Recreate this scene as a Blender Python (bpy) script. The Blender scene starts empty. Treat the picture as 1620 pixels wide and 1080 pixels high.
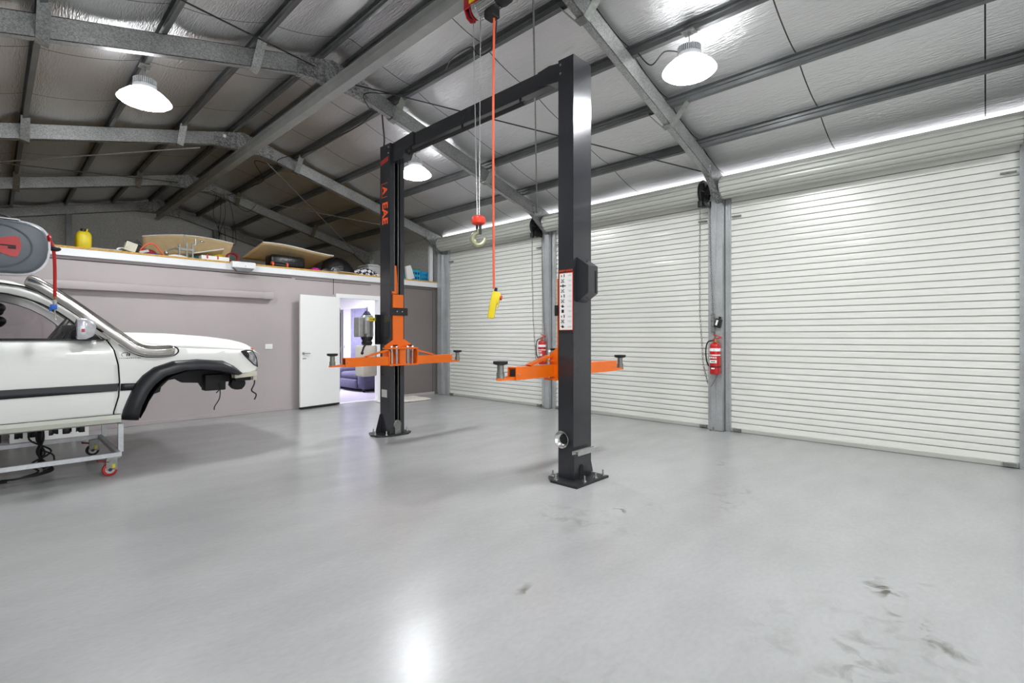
import bpy, bmesh, math, random
from mathutils import Vector, Matrix
random.seed(7)
C = bpy.context.scene.collection
PI = math.pi
ORG = {}

# ------------------------------------------------------------------ helpers
def lin(c):
    if isinstance(c, str):
        c = tuple(int(c[i:i+2], 16) / 255 for i in (1, 3, 5))
    return tuple((x / 12.92 if x <= .04045 else ((x + .055) / 1.055) ** 2.4) for x in c)

def mat(name, col, rough=.5, metal=0., noise=0., nscale=8., bump=0., bscale=60., spec=.5, coat=0., emit=None, estr=0., stretch=(1, 1, 1)):
    m = bpy.data.materials.new(name); m.use_nodes = True
    nt = m.node_tree; b = nt.nodes['Principled BSDF']
    c = lin(col)
    b.inputs['Base Color'].default_value = (*c, 1)
    b.inputs['Roughness'].default_value = rough
    b.inputs['Metallic'].default_value = metal
    b.inputs['Specular IOR Level'].default_value = spec
    b.inputs['Coat Weight'].default_value = coat
    b.inputs['Coat Roughness'].default_value = .08
    if emit:
        b.inputs['Emission Color'].default_value = (*lin(emit), 1)
        b.inputs['Emission Strength'].default_value = estr
    tc = nt.nodes.new('ShaderNodeTexCoord')
    mp = nt.nodes.new('ShaderNodeMapping'); mp.inputs['Scale'].default_value = stretch
    nt.links.new(tc.outputs['Object'], mp.inputs[0])
    if noise:
        n = nt.nodes.new('ShaderNodeTexNoise'); n.inputs['Scale'].default_value = nscale; n.inputs['Detail'].default_value = 5
        nt.links.new(mp.outputs[0], n.inputs['Vector'])
        r = nt.nodes.new('ShaderNodeMapRange')
        r.inputs['From Min'].default_value = .3; r.inputs['From Max'].default_value = .7
        r.inputs['To Min'].default_value = 1 - noise; r.inputs['To Max'].default_value = 1 + noise
        nt.links.new(n.outputs['Fac'], r.inputs['Value'])
        mx = nt.nodes.new('ShaderNodeVectorMath'); mx.operation = 'SCALE'
        mx.inputs[0].default_value = c
        nt.links.new(r.outputs[0], mx.inputs['Scale'])
        nt.links.new(mx.outputs[0], b.inputs['Base Color'])
    if bump:
        n = nt.nodes.new('ShaderNodeTexNoise'); n.inputs['Scale'].default_value = bscale; n.inputs['Detail'].default_value = 4
        nt.links.new(mp.outputs[0], n.inputs['Vector'])
        bp = nt.nodes.new('ShaderNodeBump'); bp.inputs['Strength'].default_value = bump; bp.inputs['Distance'].default_value = .01
        nt.links.new(n.outputs['Fac'], bp.inputs['Height'])
        nt.links.new(bp.outputs[0], b.inputs['Normal'])
    return m

def emat(name, col, s):
    m = bpy.data.materials.new(name); m.use_nodes = True
    nt = m.node_tree; nt.nodes.clear()
    e = nt.nodes.new('ShaderNodeEmission'); e.inputs[0].default_value = (*lin(col), 1); e.inputs[1].default_value = s
    o = nt.nodes.new('ShaderNodeOutputMaterial'); nt.links.new(e.outputs[0], o.inputs[0])
    return m

def glassmat(name, tint, gl=.12):
    m = bpy.data.materials.new(name); m.use_nodes = True
    nt = m.node_tree; nt.nodes.clear()
    t = nt.nodes.new('ShaderNodeBsdfTransparent'); t.inputs[0].default_value = (*lin(tint), 1)
    g = nt.nodes.new('ShaderNodeBsdfGlossy'); g.inputs['Roughness'].default_value = .03
    f = nt.nodes.new('ShaderNodeFresnel'); f.inputs[0].default_value = 1.5
    mx = nt.nodes.new('ShaderNodeMixShader')
    o = nt.nodes.new('ShaderNodeOutputMaterial')
    nt.links.new(f.outputs[0], mx.inputs[0]); nt.links.new(t.outputs[0], mx.inputs[1]); nt.links.new(g.outputs[0], mx.inputs[2])
    nt.links.new(mx.outputs[0], o.inputs[0])
    return m

def tag(o, label=None, cat=None, group=None, kind=None):
    if label: o['label'] = label
    if cat: o['category'] = cat
    if group: o['group'] = group
    if kind: o['kind'] = kind
    return o

def thing(name, loc, label, cat, group=None, kind=None):
    o = bpy.data.objects.new(name, None); o.empty_display_size = .1
    o.location = loc; C.objects.link(o); ORG[o] = Vector(loc)
    return tag(o, label, cat, group, kind)

def copy_tree(o, parent=None):
    c = o.copy(); C.objects.link(c); c.parent = parent
    ORG[c] = ORG.get(o, Vector())
    for ch in [x for x in C.objects if x.parent == o]:
        copy_tree(ch, c)
    return c

class MB:
    k = 0
    def __init__(s): s.bm = bmesh.new(); s.m = 0
    def _fin(s, n0):
        fs = list(s.bm.faces)[n0:]
        for f in fs: f.material_index = s.m
        return fs
    def bx(s, x0, x1, y0, y1, z0, z1, bev=0., rot=None, piv=None):
        # every box a hair smaller than the last, so that faces of joined boxes never coincide
        MB.k = (MB.k+1) % 7; e_ = MB.k*.00012
        x0, x1, y0, y1, z0, z1 = x0+e_, x1-e_, y0+e_, y1-e_, z0+e_, z1-e_
        n0 = len(s.bm.faces)
        r = bmesh.ops.create_cube(s.bm, size=1)
        vs = r['verts']
        cx, cy, cz = (x0+x1)/2, (y0+y1)/2, (z0+z1)/2
        for v in vs:
            v.co = Vector((v.co.x*(x1-x0)+cx, v.co.y*(y1-y0)+cy, v.co.z*(z1-z0)+cz))
        if bev:
            es = {e for v in vs for e in v.link_edges}
            rr = bmesh.ops.bevel(s.bm, geom=list(es), offset=bev, segments=2, affect='EDGES', profile=.5)
            vs = list({v for f in rr['faces'] for v in f.verts} | {v for v in vs if v.is_valid})
        if rot is not None:
            p = Vector(piv) if piv else Vector((cx, cy, cz))
            allv = list({v for f in list(s.bm.faces)[n0:] for v in f.verts})
            for v in allv: v.co = rot @ (v.co - p) + p
        s._fin(n0); return s
    def prism(s, poly, axis, a0, a1):
        n0 = len(s.bm.faces)
        def P(p, a):
            return {'Y': (p[0], a, p[1]), 'X': (a, p[0], p[1]), 'Z': (p[0], p[1], a)}[axis]
        A = [s.bm.verts.new(P(p, a0)) for p in poly]; B = [s.bm.verts.new(P(p, a1)) for p in poly]
        n = len(poly)
        s.bm.faces.new(A); s.bm.faces.new(list(reversed(B)))
        for i in range(n):
            j = (i+1) % n
            s.bm.faces.new((A[i], B[i], B[j], A[j]))
        fs = s._fin(n0)
        bmesh.ops.recalc_face_normals(s.bm, faces=fs)
        return s
    def rings(s, R, close=True, caps=True):
        n0 = len(s.bm.faces)
        V = [[s.bm.verts.new(p) for p in r] for r in R]
        n = len(R[0])
        for a, b in zip(V, V[1:]):
            for i in range(n if close else n-1):
                j = (i+1) % n
                try: s.bm.faces.new((a[i], a[j], b[j], b[i]))
                except ValueError: pass
        if caps and close:
            for r, rv in ((V[0], True), (V[-1], False)):
                try: s.bm.faces.new(list(reversed(r)) if rv else r)
                except ValueError: pass
        fs = s._fin(n0)
        bmesh.ops.recalc_face_normals(s.bm, faces=fs)
        return s
    def tube(s, pts, r, seg=8, caps=True, sq=None):
        pts = [Vector(p) for p in pts]
        R = []
        up = None
        for i, p in enumerate(pts):
            t = (pts[min(i+1, len(pts)-1)] - pts[max(i-1, 0)]).normalized()
            if up is None:
                up = Vector((0, 0, 1)) if abs(t.z) < .9 else Vector((1, 0, 0))
            a = t.cross(up).normalized(); b = a.cross(t).normalized(); up = b
            rr = r[i] if isinstance(r, (list, tuple)) else r
            ring = []
            for k in range(seg):
                an = 2*PI*k/seg
                ca, sa = math.cos(an), math.sin(an)
                if sq:
                    e = sq
                    ca = math.copysign(abs(ca)**e, ca); sa = math.copysign(abs(sa)**e, sa)
                ring.append(p + a*ca*rr + b*sa*rr)
            R.append(ring)
        return s.rings(R, True, caps)
    def cyl(s, p0, p1, r, seg=12):
        return s.tube([p0, p1], r, seg)
    def lathe(s, prof, c, axis='Z', seg=24, caps=True):
        R = []
        for r, h in prof:
            ring = []
            for k in range(seg):
                a = 2*PI*k/seg
                x, y = r*math.cos(a), r*math.sin(a)
                d = {'Z': (x, y, h), 'X': (h, x, y), 'Y': (x, h, y)}[axis]
                ring.append(Vector(c) + Vector(d))
            R.append(ring)
        return s.rings(R, True, caps)
    def ball(s, c, r, sc=(1, 1, 1), seg=12):
        n = 8
        return s.lathe2(c, r, sc, seg, n)
    def lathe2(s, c, r, sc, seg, n):
        R = []
        for i in range(n+1):
            th = -PI/2 + PI*i/n
            rr = max(math.cos(th), .02)
            R.append([Vector(c)+Vector((r*sc[0]*rr*math.cos(2*PI*k/seg), r*sc[1]*rr*math.sin(2*PI*k/seg), r*sc[2]*math.sin(th))) for k in range(seg)])
        return s.rings(R)
    def grid(s, fn, nu, nv):
        n0 = len(s.bm.faces)
        V = [[s.bm.verts.new(fn(i/nu, j/nv)) for j in range(nv+1)] for i in range(nu+1)]
        for i in range(nu):
            for j in range(nv):
                s.bm.faces.new((V[i][j], V[i+1][j], V[i+1][j+1], V[i][j+1]))
        s._fin(n0); return s
    def panel(s, outline, fn, du, dv):
        """flat outline (u,v) cut into a grid and lifted by fn(u,v)->point"""
        b = bmesh.new()
        f = b.faces.new([b.verts.new((p[0], p[1], 0)) for p in outline])
        bmesh.ops.triangulate(b, faces=[f])
        us = [p[0] for p in outline]; vs = [p[1] for p in outline]
        x = min(us)+du
        while x < max(us)-1e-4:
            bmesh.ops.bisect_plane(b, geom=b.verts[:]+b.edges[:]+b.faces[:], plane_co=(x, 0, 0), plane_no=(1, 0, 0)); x += du
        y = min(vs)+dv
        while y < max(vs)-1e-4:
            bmesh.ops.bisect_plane(b, geom=b.verts[:]+b.edges[:]+b.faces[:], plane_co=(0, y, 0), plane_no=(0, 1, 0)); y += dv
        bmesh.ops.dissolve_limit(b, angle_limit=.0001, verts=[], edges=[])
        n0 = len(s.bm.faces)
        mp = {v: s.bm.verts.new(fn(v.co.x, v.co.y)) for v in b.verts}
        for f in b.faces: s.bm.faces.new([mp[v] for v in f.verts])
        b.free(); s._fin(n0); return s
    def build(s, name, m, parent=None, smooth=True, ang=35, solid=0., loc=None, label=None, cat=None, group=None, kind=None, xf=None, split=True):
        bm = s.bm
        if xf is not None: bmesh.ops.transform(bm, matrix=xf, verts=bm.verts[:])
        org = ORG[parent] if parent is not None else Vector(loc or (0, 0, 0))
        for v in bm.verts: v.co -= org
        if parent is not None and split:
            extra = split_islands(bm)
            if extra:
                for b2 in extra:
                    q = MB(); q.bm.free(); q.bm = b2
                    for v in b2.verts: v.co += org
                    q.build(name, m, parent, smooth, ang, solid, split=False)
        me = bpy.data.meshes.new(name); bm.to_mesh(me); bm.free()
        for mm in (m if isinstance(m, (list, tuple)) else [m]): me.materials.append(mm)
        if smooth:
            me.polygons.foreach_set('use_smooth', [True]*len(me.polygons))
            me.set_sharp_from_angle(angle=math.radians(ang))
        o = bpy.data.objects.new(name, me); C.objects.link(o)
        if parent is not None: o.parent = parent
        else: o.location = org
        ORG[o] = org
        if solid:
            md = o.modifiers.new('shell', 'SOLIDIFY'); md.thickness = solid; md.offset = 0
        return tag(o, label, cat, group, kind)

def split_islands(bm):
    """one bmesh per separate piece (pieces whose boxes touch count as one); the first piece stays in bm"""
    bm.verts.ensure_lookup_table(); n = len(bm.verts)
    comp = [-1]*n; bm.verts.index_update(); k = 0; boxes = []
    for v in bm.verts:
        if comp[v.index] >= 0: continue
        st = [v]; comp[v.index] = k; lo = v.co.copy(); hi = v.co.copy()
        while st:
            x = st.pop()
            for i in range(3): lo[i] = min(lo[i], x.co[i]); hi[i] = max(hi[i], x.co[i])
            for e in x.link_edges:
                o = e.other_vert(x)
                if comp[o.index] < 0: comp[o.index] = k; st.append(o)
        boxes.append([lo, hi]); k += 1
    if k == 1 or k > 400: return []
    par = list(range(k))
    def fnd(a):
        while par[a] != a: a = par[a]
        return a
    g = .004
    for a in range(k):
        for b in range(a):
            if all(boxes[a][0][i] - g <= boxes[b][1][i] and boxes[b][0][i] - g <= boxes[a][1][i] for i in range(3)):
                ra, rb = fnd(a), fnd(b)
                par[max(ra, rb)] = min(ra, rb)
    roots = sorted({fnd(a) for a in range(k)})
    if len(roots) == 1: return []
    out = []
    for r in roots[1:]:
        b2 = bm.copy(); b2.verts.ensure_lookup_table()
        bmesh.ops.delete(b2, geom=[v for v in b2.verts if fnd(comp[v.index]) != r], context='VERTS'); out.append(b2)
    bmesh.ops.delete(bm, geom=[v for v in bm.verts if fnd(comp[v.index]) != roots[0]], context='VERTS')
    return out

def text_mesh(name, body, size, m, parent, X, depth=.001, bold=.0, label=None):
    cu = bpy.data.curves.new(name, 'FONT'); cu.body = body; cu.size = size; cu.extrude = depth; cu.offset = bold
    cu.align_x = 'CENTER'; cu.align_y = 'CENTER'
    t = bpy.data.objects.new(name, cu); C.objects.link(t)
    dg = bpy.context.evaluated_depsgraph_get()
    me = bpy.data.meshes.new_from_object(t.evaluated_get(dg))
    bpy.data.objects.remove(t); bpy.data.curves.remove(cu)
    me.transform(X)
    me.transform(Matrix.Translation(-ORG[parent]))
    me.materials.clear(); me.materials.append(m)
    o = bpy.data.objects.new(name, me); C.objects.link(o); o.parent = parent; ORG[o] = ORG[parent]
    return tag(o, label)

def interp(tab, x):
    if x <= tab[0][0]: return tab[0][1]
    for (a, b), (c, d) in zip(tab, tab[1:]):
        if x <= c: return b + (d-b)*(x-a)/(c-a)
    return tab[-1][1]

def smooth_pts(pts, n=6):
    P = [Vector(p) for p in pts]; out = []
    for i in range(len(P)-1):
        p0 = P[max(i-1, 0)]; p1 = P[i]; p2 = P[i+1]; p3 = P[min(i+2, len(P)-1)]
        for k in range(n):
            t = k/n
            out.append(.5*((2*p1)+(p2-p0)*t+(2*p0-5*p1+4*p2-p3)*t*t+(3*p1-p0-3*p2+p3)*t**3))
    out.append(P[-1]); return out

# ------------------------------------------------------------------ camera
H = 1.32; F = 786.6; YAW = math.radians(46.36)
cam = bpy.data.cameras.new('camera'); co = bpy.data.objects.new('camera', cam); C.objects.link(co)
cam.sensor_width = 36; cam.lens = 36*F/1620; cam.shift_y = -9.5/1620; cam.clip_start = .05
fx, fy = math.sin(YAW), math.cos(YAW)
co.location = (0, 0, H)
co.rotation_euler = (PI/2, 0, math.atan2(fy, fx)-PI/2)
bpy.context.scene.camera = co

# ------------------------------------------------------------------ materials
def galv(name, base, vs=55., rough=.42, metal=.6, c0=.7, c1=1.2):
    m = bpy.data.materials.new(name); m.use_nodes = True
    nt = m.node_tree; b = nt.nodes['Principled BSDF']
    tc = nt.nodes.new('ShaderNodeTexCoord')
    v = nt.nodes.new('ShaderNodeTexVoronoi'); v.inputs['Scale'].default_value = vs
    nt.links.new(tc.outputs['Object'], v.inputs['Vector'])
    n = nt.nodes.new('ShaderNodeTexNoise'); n.inputs['Scale'].default_value = 3; n.inputs['Detail'].default_value = 6
    nt.links.new(tc.outputs['Object'], n.inputs['Vector'])
    sp = nt.nodes.new('ShaderNodeSeparateColor'); nt.links.new(v.outputs['Color'], sp.inputs[0])
    r = nt.nodes.new('ShaderNodeMapRange'); r.inputs['To Min'].default_value = c0; r.inputs['To Max'].default_value = c1
    nt.links.new(sp.outputs[0], r.inputs['Value'])
    r2 = nt.nodes.new('ShaderNodeMapRange'); r2.inputs['From Min'].default_value = .3; r2.inputs['From Max'].default_value = .7
    r2.inputs['To Min'].default_value = .85; r2.inputs['To Max'].default_value = 1.1
    nt.links.new(n.outputs['Fac'], r2.inputs['Value'])
    mu = nt.nodes.new('ShaderNodeMath'); mu.operation = 'MULTIPLY'
    nt.links.new(r.outputs[0], mu.inputs[0]); nt.links.new(r2.outputs[0], mu.inputs[1])
    sc = nt.nodes.new('ShaderNodeVectorMath'); sc.operation = 'SCALE'; sc.inputs[0].default_value = lin(base)
    nt.links.new(mu.outputs[0], sc.inputs['Scale']); nt.links.new(sc.outputs[0], b.inputs['Base Color'])
    b.inputs['Metallic'].default_value = metal; b.inputs['Roughness'].default_value = rough
    return m

def foil_material():
    m = bpy.data.materials.new('reflective foil'); m.use_nodes = True
    nt = m.node_tree; b = nt.nodes['Principled BSDF']; L = nt.links
    tc = nt.nodes.new('ShaderNodeTexCoord')
    sep = nt.nodes.new('ShaderNodeSeparateXYZ'); L.new(tc.outputs['Object'], sep.inputs[0])
    # seam of each foil strip: a thin dark line every 1.3 m along the shed
    a = nt.nodes.new('ShaderNodeMath'); a.operation = 'ADD'; a.inputs[1].default_value = 40.02 - .42
    L.new(sep.outputs['Y'], a.inputs[0])
    d = nt.nodes.new('ShaderNodeMath'); d.operation = 'DIVIDE'; d.inputs[1].default_value = 1.32; L.new(a.outputs[0], d.inputs[0])
    fr = nt.nodes.new('ShaderNodeMath'); fr.operation = 'FRACT'; L.new(d.outputs[0], fr.inputs[0])
    lt = nt.nodes.new('ShaderNodeMath'); lt.operation = 'LESS_THAN'; lt.inputs[1].default_value = .009; L.new(fr.outputs[0], lt.inputs[0])
    mp = nt.nodes.new('ShaderNodeMapping'); mp.inputs['Scale'].default_value = (62, 9, 62); L.new(tc.outputs['Object'], mp.inputs[0])
    n = nt.nodes.new('ShaderNodeTexNoise'); n.inputs['Scale'].default_value = 1; n.inputs['Detail'].default_value = 3; n.inputs['Distortion'].default_value = .6
    L.new(mp.outputs[0], n.inputs['Vector'])
    n2 = nt.nodes.new('ShaderNodeTexNoise'); n2.inputs['Scale'].default_value = 160; n2.inputs['Detail'].default_value = 2; L.new(tc.outputs['Object'], n2.inputs['Vector'])
    ad = nt.nodes.new('ShaderNodeMath'); ad.operation = 'MULTIPLY_ADD'; ad.inputs[1].default_value = .25; L.new(n2.outputs['Fac'], ad.inputs[0]); L.new(n.outputs['Fac'], ad.inputs[2])
    bp = nt.nodes.new('ShaderNodeBump'); bp.inputs['Strength'].default_value = .9; bp.inputs['Distance'].default_value = .012
    L.new(ad.outputs[0], bp.inputs['Height']); L.new(bp.outputs[0], b.inputs['Normal'])
    mx = nt.nodes.new('ShaderNodeMix'); mx.data_type = 'RGBA'
    mx.inputs[6].default_value = (.74, .74, .745, 1); mx.inputs[7].default_value = (.06, .06, .06, 1)
    L.new(lt.outputs[0], mx.inputs[0]); L.new(mx.outputs[2], b.inputs['Base Color'])
    b.inputs['Metallic'].default_value = .95; b.inputs['Roughness'].default_value = .3
    return m

def floor_material(stains):
    m = bpy.data.materials.new('painted concrete'); m.use_nodes = True
    nt = m.node_tree; b = nt.nodes['Principled BSDF']; L = nt.links
    tc = nt.nodes.new('ShaderNodeTexCoord')
    def noise(scale, detail=5, st=(1, 1, 1), rot=0, dist=0):
        mp = nt.nodes.new('ShaderNodeMapping'); mp.inputs['Scale'].default_value = st; mp.inputs['Rotation'].default_value = (0, 0, rot)
        L.new(tc.outputs['Object'], mp.inputs[0])
        n = nt.nodes.new('ShaderNodeTexNoise'); n.inputs['Scale'].default_value = scale; n.inputs['Detail'].default_value = detail
        n.inputs['Distortion'].default_value = dist
        L.new(mp.outputs[0], n.inputs['Vector']); return n.outputs['Fac']
    def rng(s, a, bb, c, d, clamp=True):
        r = nt.nodes.new('ShaderNodeMapRange')
        r.clamp = clamp
        for k, v in zip(('From Min', 'From Max', 'To Min', 'To Max'), (a, bb, c, d)): r.inputs[k].default_value = v
        L.new(s, r.inputs['Value']); return r.outputs[0]
    def math_(op, a, bb):
        n = nt.nodes.new('ShaderNodeMath'); n.operation = op
        for i, x in enumerate((a, bb)):
            if isinstance(x, (int, float)): n.inputs[i].default_value = x
            else: L.new(x, n.inputs[i])
        return n.outputs[0]
    v = math_('MULTIPLY', rng(noise(.55, 4), .3, .7, .94, 1.05, False), rng(noise(1.6, 5, (1, 2.6, 1), .75), .25, .75, .93, 1.06, False))
    v = math_('MULTIPLY', v, rng(noise(22, 4, (1, 2, 1), .6), .3, .72, .96, 1.035, False))
    sc = nt.nodes.new('ShaderNodeVectorMath'); sc.operation = 'SCALE'; sc.inputs[0].default_value = (.365, .367, .366)
    L.new(v, sc.inputs['Scale'])
    dirt = None
    nz = rng(noise(9, 6, (1, 1, 1), 0, .8), .48, .62, 0, 1)
    nz2 = rng(noise(4.5, 6), .38, .6, 0, 1)
    for (x, y, rx, ry, rot, st) in stains:
        mp = nt.nodes.new('ShaderNodeMapping'); mp.vector_type = 'TEXTURE'
        mp.inputs['Location'].default_value = (x, y, 0); mp.inputs['Rotation'].default_value = (0, 0, rot); mp.inputs['Scale'].default_value = (rx, ry, 1)
        L.new(tc.outputs['Object'], mp.inputs[0])
        ln = nt.nodes.new('ShaderNodeVectorMath'); ln.operation = 'LENGTH'; L.new(mp.outputs[0], ln.inputs[0])
        q = math_('MULTIPLY', rng(ln.outputs['Value'], .15, 1.0, st, 0), math_('MULTIPLY', nz, nz2))
        dirt = q if dirt is None else math_('MAXIMUM', dirt, q)
    mx = nt.nodes.new('ShaderNodeMix'); mx.data_type = 'RGBA'; mx.inputs[7].default_value = (.085, .085, .06, 1)
    L.new(dirt, mx.inputs[0]); L.new(sc.outputs[0], mx.inputs[6]); L.new(mx.outputs[2], b.inputs['Base Color'])
    L.new(rng(noise(.9, 4, (1, 1.6, 1), .8), .2, .8, .225, .262), b.inputs['Roughness'])
    b.inputs['Specular IOR Level'].default_value = .4
    return m

M = {
 'galv': galv('galvanised steel', '#9d9e9c', 110, .38, .5, .66, 1.25),
 'zinc': galv('zinc coated steel', '#bfc2c3', 60, .36, .6, .93, 1.05),
 'galv_pl': galv('galvanised plate', '#8f908e', 60, .42, .5, .45, 1.4),
 'purlin': mat('purlin steel', '#6f7171', .38, .6, .15, 4),
 'rail': mat('rail steel', '#a2a3a0', .4, .3, .12, 3),
 'foil': foil_material(),
 'wallfoil': mat('wall lining foil', '#cfd1ce', .5, .1, .22, 45, .4, 120),
 'mauve': mat('mauve grey wall paint', '#b6adad', .42, 0, .05, 1.2, .03, 30),
 'white': mat('white paint', '#f1f1f0', .4),
 'wsteel': mat('white steel beam', '#e9eaec', .42, .1, .03, 2),
 'chip': mat('chipboard', '#c9a254', .8, 0, .25, 40),
 'curtain': mat('off white door steel', '#e8e9e2', .32, .05, .025, 1.5, 0, 60, .5, .15, stretch=(1, .4, 8)),
 'drum': mat('rolled door steel', '#b9bbb3', .34, .1, .04, 2, stretch=(1, .4, 6)),
 'black': mat('black plastic', '#141414', .5),
 'lift': mat('charcoal lift paint', '#2f3034', .24, .1, .05, 4, .02, 80, .5, .25),
 'liftin': mat('dark channel steel', '#111214', .5, .2),
 'orange': mat('orange lift paint', '#ec6c00', .35, 0, .05, 6, .0, 60, .5, .2),
 'chrome': mat('bright zinc', '#c9cac9', .25, .95, .08, 20),
 'dullsteel': mat('dull steel', '#8c8f8a', .45, .8, .2, 25),
 'red': mat('red paint', '#b90b0b', .3, 0, 0, 1, 0, 1, .5, .3),
 'yellow': mat('yellow plastic', '#e6cf1e', .45, 0, .06, 12),
 'carwhite': mat('white car paint', '#f3f4ef', .32, 0, .015, 1.5, 0, 1, .5, .2),
 'flare': mat('grey black flare plastic', '#202126', .36, 0, .25, 7),
 'rubber': mat('black rubber', '#0d0d0d', .6),
 'glass': glassmat('car glass', '#e6e4e6'),
 'chromesnorkel': mat('stainless snorkel', '#d9d5d0', .17, 1., .05, 5),
 'reelgrey': mat('slate grey plastic', '#5d646b', .42, 0, .05, 6),
 'reelwhite': mat('light grey plastic', '#e2e3e6', .4),
 'card': mat('cardboard', '#c2ab82', .85, 0, .1, 9),
 'cardedge': mat('cardboard pale edge', '#e9e6e0', .8),
 'bagblack': mat('black plastic bag', '#121214', .28, 0, .2, 10, .6, 22),
 'blue': mat('blue crate plastic', '#38a8dc', .4, 0, .06, 9),
 'purple': mat('lilac grey fabric', '#5a5872', .9, 0, .1, 20, .3, 200),
 'curtainfab': mat('lilac curtain cloth', '#9391b0', .85, 0, .1, 10),
 'carpet': mat('pale lilac carpet', '#b9b4c4', .95, 0, .15, 60, .4, 300),
 'mat': mat('cream shaggy mat', '#d9d2ca', .95, 0, .2, 60, .8, 120),
 'cream': mat('cream plastic', '#d9d5c3', .5, 0, .08, 6),
 'tank': mat('cloudy white tank', '#e4e3d8', .4),
 'alu': mat('cast aluminium', '#a8aaa8', .4, .7, .1, 20),
 'orangecable': mat('orange cable', '#f0603a', .5),
 'cable': mat('black cable', '#161616', .55),
 'greencrate': mat('green plastic', '#4f9a3a', .5),
 'pink': mat('magenta cloth', '#d0188a', .8),
 'teal': mat('teal cloth', '#1f5a60', .8),
 'bluecloth': mat('blue sheet', '#2a3fb8', .7),
 'redcloth': mat('red cloth', '#b02a30', .7),
 'signwhite': mat('white sign', '#f4f3f1', .45),
 'signred': mat('orange red print', '#f0501f', .5),
 'ink': mat('black ink', '#18181a', .6),
 'greyink': mat('grey print', '#9a9c9c', .6),
 'lamphouse': mat('lamp housing aluminium', '#b9bbbd', .45, .5),
 'darkmetal': mat('dark steel', '#3a3b3c', .45, .6, .2, 14),
 'bluevalve': mat('blue valve', '#1763c8', .4),
 'brass': mat('brass', '#b08a48', .35, .9),
 'amber': mat('amber lens', '#d86a20', .25),
 'chrome_lens': mat('headlamp lens', '#b9bec2', .12, .5, .45, 26),
 'dash': mat('dark grey vinyl', '#26272a', .6),
 'hookgreen': mat('pale olive hook steel', '#9a9c7e', .38, .5, .15, 20),
 'palegrey': mat('pale grey plastic', '#b8bab8', .5),
}
# checked cloth
def checker_mat():
    m = bpy.data.materials.new('checked cloth'); m.use_nodes = True
    nt = m.node_tree; b = nt.nodes['Principled BSDF']
    tc = nt.nodes.new('ShaderNodeTexCoord'); ck = nt.nodes.new('ShaderNodeTexChecker'); ck.inputs['Scale'].default_value = 17
    ck.inputs[1].default_value = (.75, .75, .78, 1); ck.inputs[2].default_value = (.02, .02, .03, 1)
    mp = nt.nodes.new('ShaderNodeMapping'); mp.inputs['Rotation'].default_value = (.5, .4, .6); nt.links.new(tc.outputs['Object'], mp.inputs[0])
    nt.links.new(mp.outputs[0], ck.inputs[0]); nt.links.new(ck.outputs[0], b.inputs[0]); b.inputs['Roughness'].default_value = .85
    return m
M['check'] = checker_mat()
LAMP = emat('lit lamp lens', '#fbfdff', 96.)
BOWL = emat('glowing lamp reflector', '#fbfdff', 7.)

# ------------------------------------------------------------------ roof geometry
APX = 2.85
SR, SL = .272, .247
def low(x): return 4.43 - SR*(x-APX) if x > APX else 4.43 - SL*(APX-x)
XL, XR = -3.2, 7.08
Y0, Y1 = -3.7, 14.95

# ------------------------------------------------------------------ setting
stains = [(3.22, .39, .16, .10, .5, 1.3), (3.5, .26, .12, .07, .3, 1.2), (2.88, .19, .26, .10, .75, 1.4), (3.32, 2.0, .12, .09, .4, 1.0), (1.9, 1.73, .11, .08, .3, .7), (3.53, 1.86, .12, .08, .4, .6),
          (2.45, .4, .6, .5, .3, .4), (4.2, 1.5, .5, .25, .2, .35), (2.9, 2.1, .4, .5, .2, .3), (5.2, 2.0, .12, .09, .2, .7), (1.5, 1.0, .5, .3, .2, .25)]
fm = MB(); fm.bx(XL-.3, 16, Y0-.3, 9.05, -.15, 0)
fm.build('floor', floor_material(stains), smooth=False, kind='structure', label='smooth grey painted concrete workshop floor', cat='floor')
fm = MB(); fm.bx(XL, XR, 9.05, Y1, -.15, -.002)
fm.build('floor_rear', M['carpet'], smooth=False, kind='structure', label='pale lilac carpet floor of the room behind the white door', cat='floor')

PUR_R = [6.23, 5.38, 4.53, 3.70, 3.03]
PUR_L = [.285, 1.14, 1.955, 2.69]
xs = sorted(PUR_R + PUR_L + [-.57, -1.42, -2.27, XR, XL])
def roof_sheet():
    mb = MB()
    cols = []
    for a, b in zip(xs, xs[1:]):
        n = 10 if b-a > .5 else 2
        for k in range(n): 
            t = k/n; x = a+(b-a)*t
            sag = .062*(1-abs(2*t-1)**2.4) * min(1, (b-a)/.8)
            if a < APX < b: sag = 0
            cols.append((x, sag))
    cols.append((XR, 0))
    ys = []
    y = Y0-.2
    while y < Y1+.2: ys.append(y); y += .165
    ys.append(Y1+.2)
    bm = mb.bm
    rows = []
    for yy in ys:
        ph = ((yy+39.6)/1.32) % 1
        w = .8+.2*math.sin(PI*ph)+.06*math.sin(yy*2.9)+.05*math.sin(yy*5.3+1)
        rows.append([bm.verts.new((x, yy, low(x)+.298-s*w)) for x, s in cols])
    for r, q in zip(rows, rows[1:]):
        for i in range(len(cols)-1): bm.faces.new((r[i], r[i+1], q[i+1], q[i]))
    bm.faces.ensure_lookup_table()
    o = mb.build('ceiling', M['foil'], smooth=True, ang=60, kind='structure', label='silver reflective foil lining under the shed roof', cat='ceiling')
    md = o.modifiers.new('sheet', 'SOLIDIFY'); md.thickness = .02; md.offset = 1
    return o
roof_sheet()

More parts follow.
